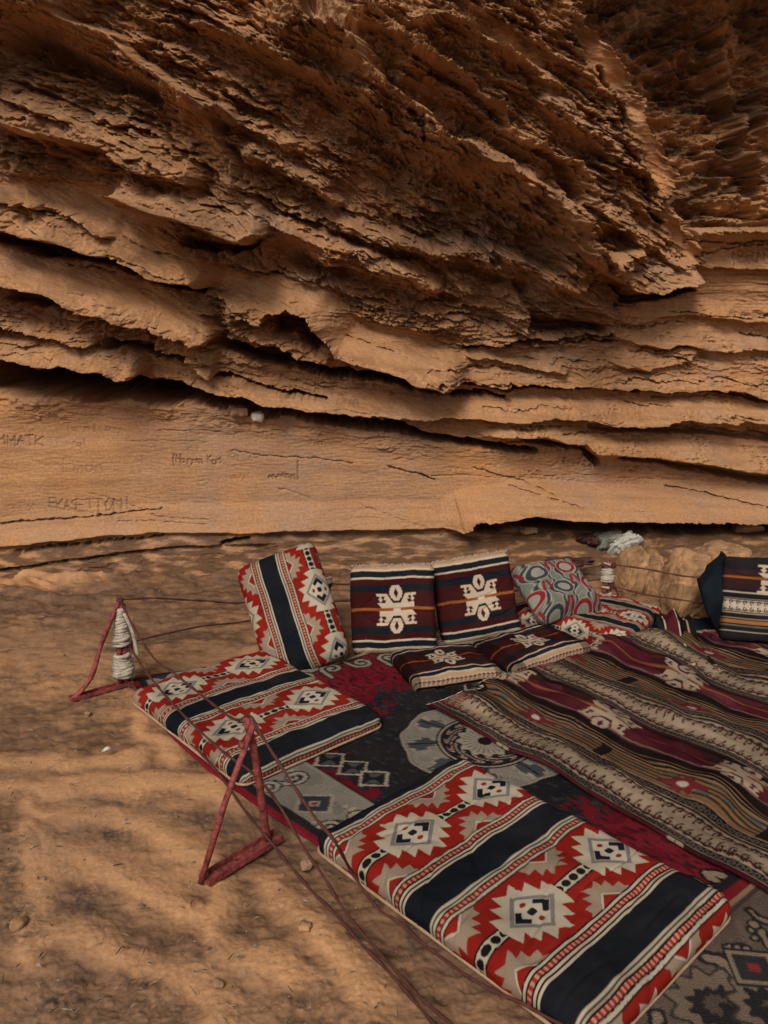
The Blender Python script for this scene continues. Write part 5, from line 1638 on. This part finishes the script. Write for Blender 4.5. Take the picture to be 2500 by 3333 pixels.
def on_cliff(sx, sy):
    """the nearest point of the rock face at a survey position"""
    u, v = to_px(CLIFF_V[:, 0], np.maximum(CLIFF_V[:, 1], .5), CLIFF_V[:, 2])
    q = (np.abs(u / S_ - sx) < 3.5) & (np.abs(v / S_ - sy) < 3.5)
    c = CLIFF_V[q]
    return Vector(c[np.argmin(c[:, 1])]) if len(c) else sy_(sx, sy, 5.0)


# ================================================================== stones and litter
def stone(name, centre, size, rot, seed, mat, sub=5, rough=.18, flat=0.25, fine=.10):
    bm = bmesh.new()
    bmesh.ops.create_icosphere(bm, subdivisions=sub, radius=1.0)
    co = np.array([v.co[:] for v in bm.verts])
    n = fbm(co[:, 0] * 1.3 + seed, co[:, 1] * 1.3 + co[:, 2] * .9, 700 + seed, 4)
    n2 = fbm(co[:, 0] * 6 + seed, co[:, 1] * 6 + co[:, 2] * 5, 710 + seed, 3)
    co = np.sign(co) * np.abs(co) ** (1 - flat)
    co = co * (1 + rough * n[:, None] + rough * fine * n2[:, None] + .10 * (sub > 5) * plates(co[:, 0] * 2.2 + co[:, 1] + seed, co[:, 2] * 2.2 + .7 * co[:, 1], 720 + seed)[:, None])
    for v, c in zip(bm.verts, co):
        v.co = (c[0] * size[0], c[1] * size[1], c[2] * size[2])
    me = bpy.data.meshes.new(name); bm.to_mesh(me); bm.free()
    me.polygons.foreach_set('use_smooth', np.ones(len(me.polygons), bool))
    me.materials.append(mat)
    o = bpy.data.objects.new(name, me); COL.objects.link(o)
    o.location = centre; o.rotation_euler = rot
    return o


def make_stones():
    bmat = plain_mat('boulder_stone', (0.34, 0.195, 0.098), .95, .55, 9, .014, 0, 26, .1)
    smat = plain_mat('fallen_stone', (0.30, 0.18, 0.11), .95, .3, 14, .006, 0, 60, .1)
    pale = plain_mat('pale_stone', (0.55, 0.50, 0.42), .9, .2, 14, .004, 0, 60, .1)
    for cx, cy, y, s, rot, seed, lab in ((1364, 1240, 4.46, (.078, .10, .145), (0, .10, .2), 1, 'leftmost boulder, beside the bound post'),
                                         (1412, 1256, 4.44, (.060, .09, .175), (0, -.14, -.1), 2, 'narrow boulder wedged between the two wider ones'),
                                         (1491, 1270, 4.18, (.138, .13, .196), (0, .06, .1), 3, 'largest boulder, half hidden by the dark backrest'),
                                         (1562, 1222, 4.60, (.150, .15, .125), (0, .1, .3), 4, 'rounded boulder sticking out above the dark backrest')):
        o = stone('boulder', sy_(cx, cy, y), s, rot, seed, bmat, 6, .16, .24, .14)
        tag(o, 'tan ' + lab, 'boulder', 'boulders at the right')
    o = stone('rock_slab', sy_(1272, 1295, 4.36), (.13, .11, .085), (.1, 0, .3), 9, bmat, 5, .2, .4)
    tag(o, 'orange rock slab lying behind the swirl pillow', 'rock')
    for sx, sy, z, s, mat, lab, seed in ((515, 890, None, (.055, .04, .028), smat, 'brown stone resting in the long dark crevice', 11), (560, 903, None, (.035, .03, .026), pale, 'whitish stone resting in the long dark crevice', 12)):
        o = stone('stone', on_cliff(sx, sy + 6) + Vector((0, -.02, s[2] * .8)), s, (.1, .1, .3), seed, mat, 4, .3, .4)
        tag(o, lab, 'stone')
    for sx, sy, s, lab, seed in ((1143, 1131, (.055, .04, .02), 'flat tan stone in the black slot under the wall, above the right backrest', 13), (1606, 1131, (.09, .05, .028), 'flat tan stone in the black slot under the wall, at the right edge', 14)):
        o = stone('stone', on_cliff(sx, sy + 15) + Vector((0, -.02, s[2] * .7)), s, (0, 0, .2), seed, bmat, 4, .3, .4)
        tag(o, lab, 'stone')
    for k, (sx, sy, s, lab) in enumerate(((658, 2000, .018, 'small tan pebble by the lowest rope in the near sand'), (663, 1868, .020, 'pale lump of stone between the lower ropes'), (440, 1888, .016, 'pebble against the foot of the near stand'), (470, 2125, .014, 'brown pebble at the bottom edge in the sand'), (40, 1995, .022, 'orange stone half sunk in the sand at the left edge'), (190, 1540, .012, 'pebble in front of the corded stand'))):
        o = stone('pebble', sg(sx, sy, .012), (s, s * .8, s * .6), (0, 0, k), 20 + k, smat if k % 2 else bmat, 3, .3, .2)
        tag(o, lab, 'pebble')
    # white feather on the sand
    a, b = sg(218, 1625, .025), sg(243, 1612, .035)
    d = (b - a); s = Vector((-d.y, d.x, 0)).normalized() * .008
    V = [a, a.lerp(b, .3) + s + Vector((0, 0, .004)), a.lerp(b, .8) + s, b, a.lerp(b, .8) - s, a.lerp(b, .3) - s + Vector((0, 0, .002)), a.lerp(b, .5) + Vector((0, 0, .010)), a.lerp(b, .5) - Vector((0, 0, .006))]
    F = [(i, (i + 1) % 6, 6) for i in range(6)] + [((i + 1) % 6, i, 7) for i in range(6)]
    o = mesh_obj('paper_scrap', V, F, pale); tag(o, 'curled white paper scrap on the sand left of the mattress', 'scrap')
    # bag and rags under the wall
    bag = plain_mat('white_plastic', (0.38, 0.355, 0.30), .6, .25, 18, .012, 0, 22, .4)
    o = stone('plastic_bag', on_cliff(1346, 1180) + Vector((0, -.03, .03)), (.100, .06, .055), (0, -.35, .1), 31, bag, 5, .32, .2, .28)
    tag(o, 'crumpled white plastic bag above the boulders', 'bag')
    dk = plain_mat('grey_rag', (0.16, 0.155, 0.13), .95, .5, 14, .02, 0, 20, .1)
    o = stone('rag', on_cliff(1316, 1172) + Vector((0, -.01, .02)), (.11, .06, .05), (0, -.2, 0), 32, dk, 5, .45, .1, .3); tag(o, 'grey green rag lying under the white bag', 'rag')
    dk2 = plain_mat('dark_red_rag', (0.06, 0.028, 0.026), .95, .8, 22, .02, 0, 24, .1)
    o = stone('rag', on_cliff(1272, 1165) + Vector((0, -.02, .01)), (.075, .05, .028), (0, .2, 0), 33, dk2, 5, .5, .1); tag(o, 'dark red and white rag left of the plastic bag', 'rag')
    o = stone('rag', sy_(1240, 1212, 4.70), (.13, .06, .018), (0, .05, 0), 34, dk2, 5, .5, .1); tag(o, 'flat dark red rag on the rock behind the bound post', 'rag')
    # twigs, straw and chips on the sand: nobody could count them
    r = random.Random(12); V, F = [], []
    for i in range(520):
        if i < 230: sx, sy = r.uniform(-20, 560), 1560 + 660 * r.random() ** .8
        elif i < 290: sx, sy = r.uniform(560, 900), r.uniform(1880, 2230)
        elif i < 360: sx, sy = r.uniform(-20, 500), r.uniform(1250, 1560)
        else: sx, sy = r.uniform(560, 1680), r.uniform(1145, 1215)
        if sy < 1560 and sx > 270 + (sy - 1250) * .05 and sy > 1400: continue
        if sx > 380 and sy < 1880 and sx > 300 + (sy - 1480) * 1.05: continue
        p = sg(sx, sy, .016); a = r.uniform(0, 6.28); l = r.uniform(.004, .020) * (.5 + .5 * r.random()); w = r.uniform(.0007, .0016)
        if r.random() < .3: w = l * r.uniform(.3, .5); l *= .45; w *= .5
        d = Vector((math.cos(a), math.sin(a), r.uniform(-.1, .35))) * l; s = Vector((-math.sin(a), math.cos(a), 0)) * w
        k = len(V)
        V += [p - d - s, p - d + s, p + d + s * .5, p + d - s * .5, p + Vector((0, 0, w * 1.6 + .001))]
        F += [(k, k + 1, k + 4), (k + 1, k + 2, k + 4), (k + 2, k + 3, k + 4), (k + 3, k, k + 4), (k + 3, k + 2, k + 1, k)]
    m, nt, b = new_mat('dry_litter')
    tc = N(nt, 'ShaderNodeTexCoord'); n = N(nt, 'ShaderNodeTexNoise', i_Scale=22.0); nt.links.new(tc.outputs['Object'], n.inputs['Vector'])
    rr = ramp(nt, [(0.38, (0.03, 0.022, 0.018)), (0.5, (0.14, 0.09, 0.055)), (0.64, (0.33, 0.25, 0.18))]); nt.links.new(n.outputs['Fac'], rr.inputs[0]); nt.links.new(rr.outputs[0], b.inputs['Base Color'])
    b.inputs['Roughness'].default_value = .9
    o = mesh_obj('debris', V, F, m, smooth=False); tag(o, 'twigs, straw and stone chips scattered over the sandy floor', 'debris', kind='stuff')


make_ground()
make_rugs()
make_cushions()
make_floor_sheet()
make_stands()
make_ropes()
make_stones()
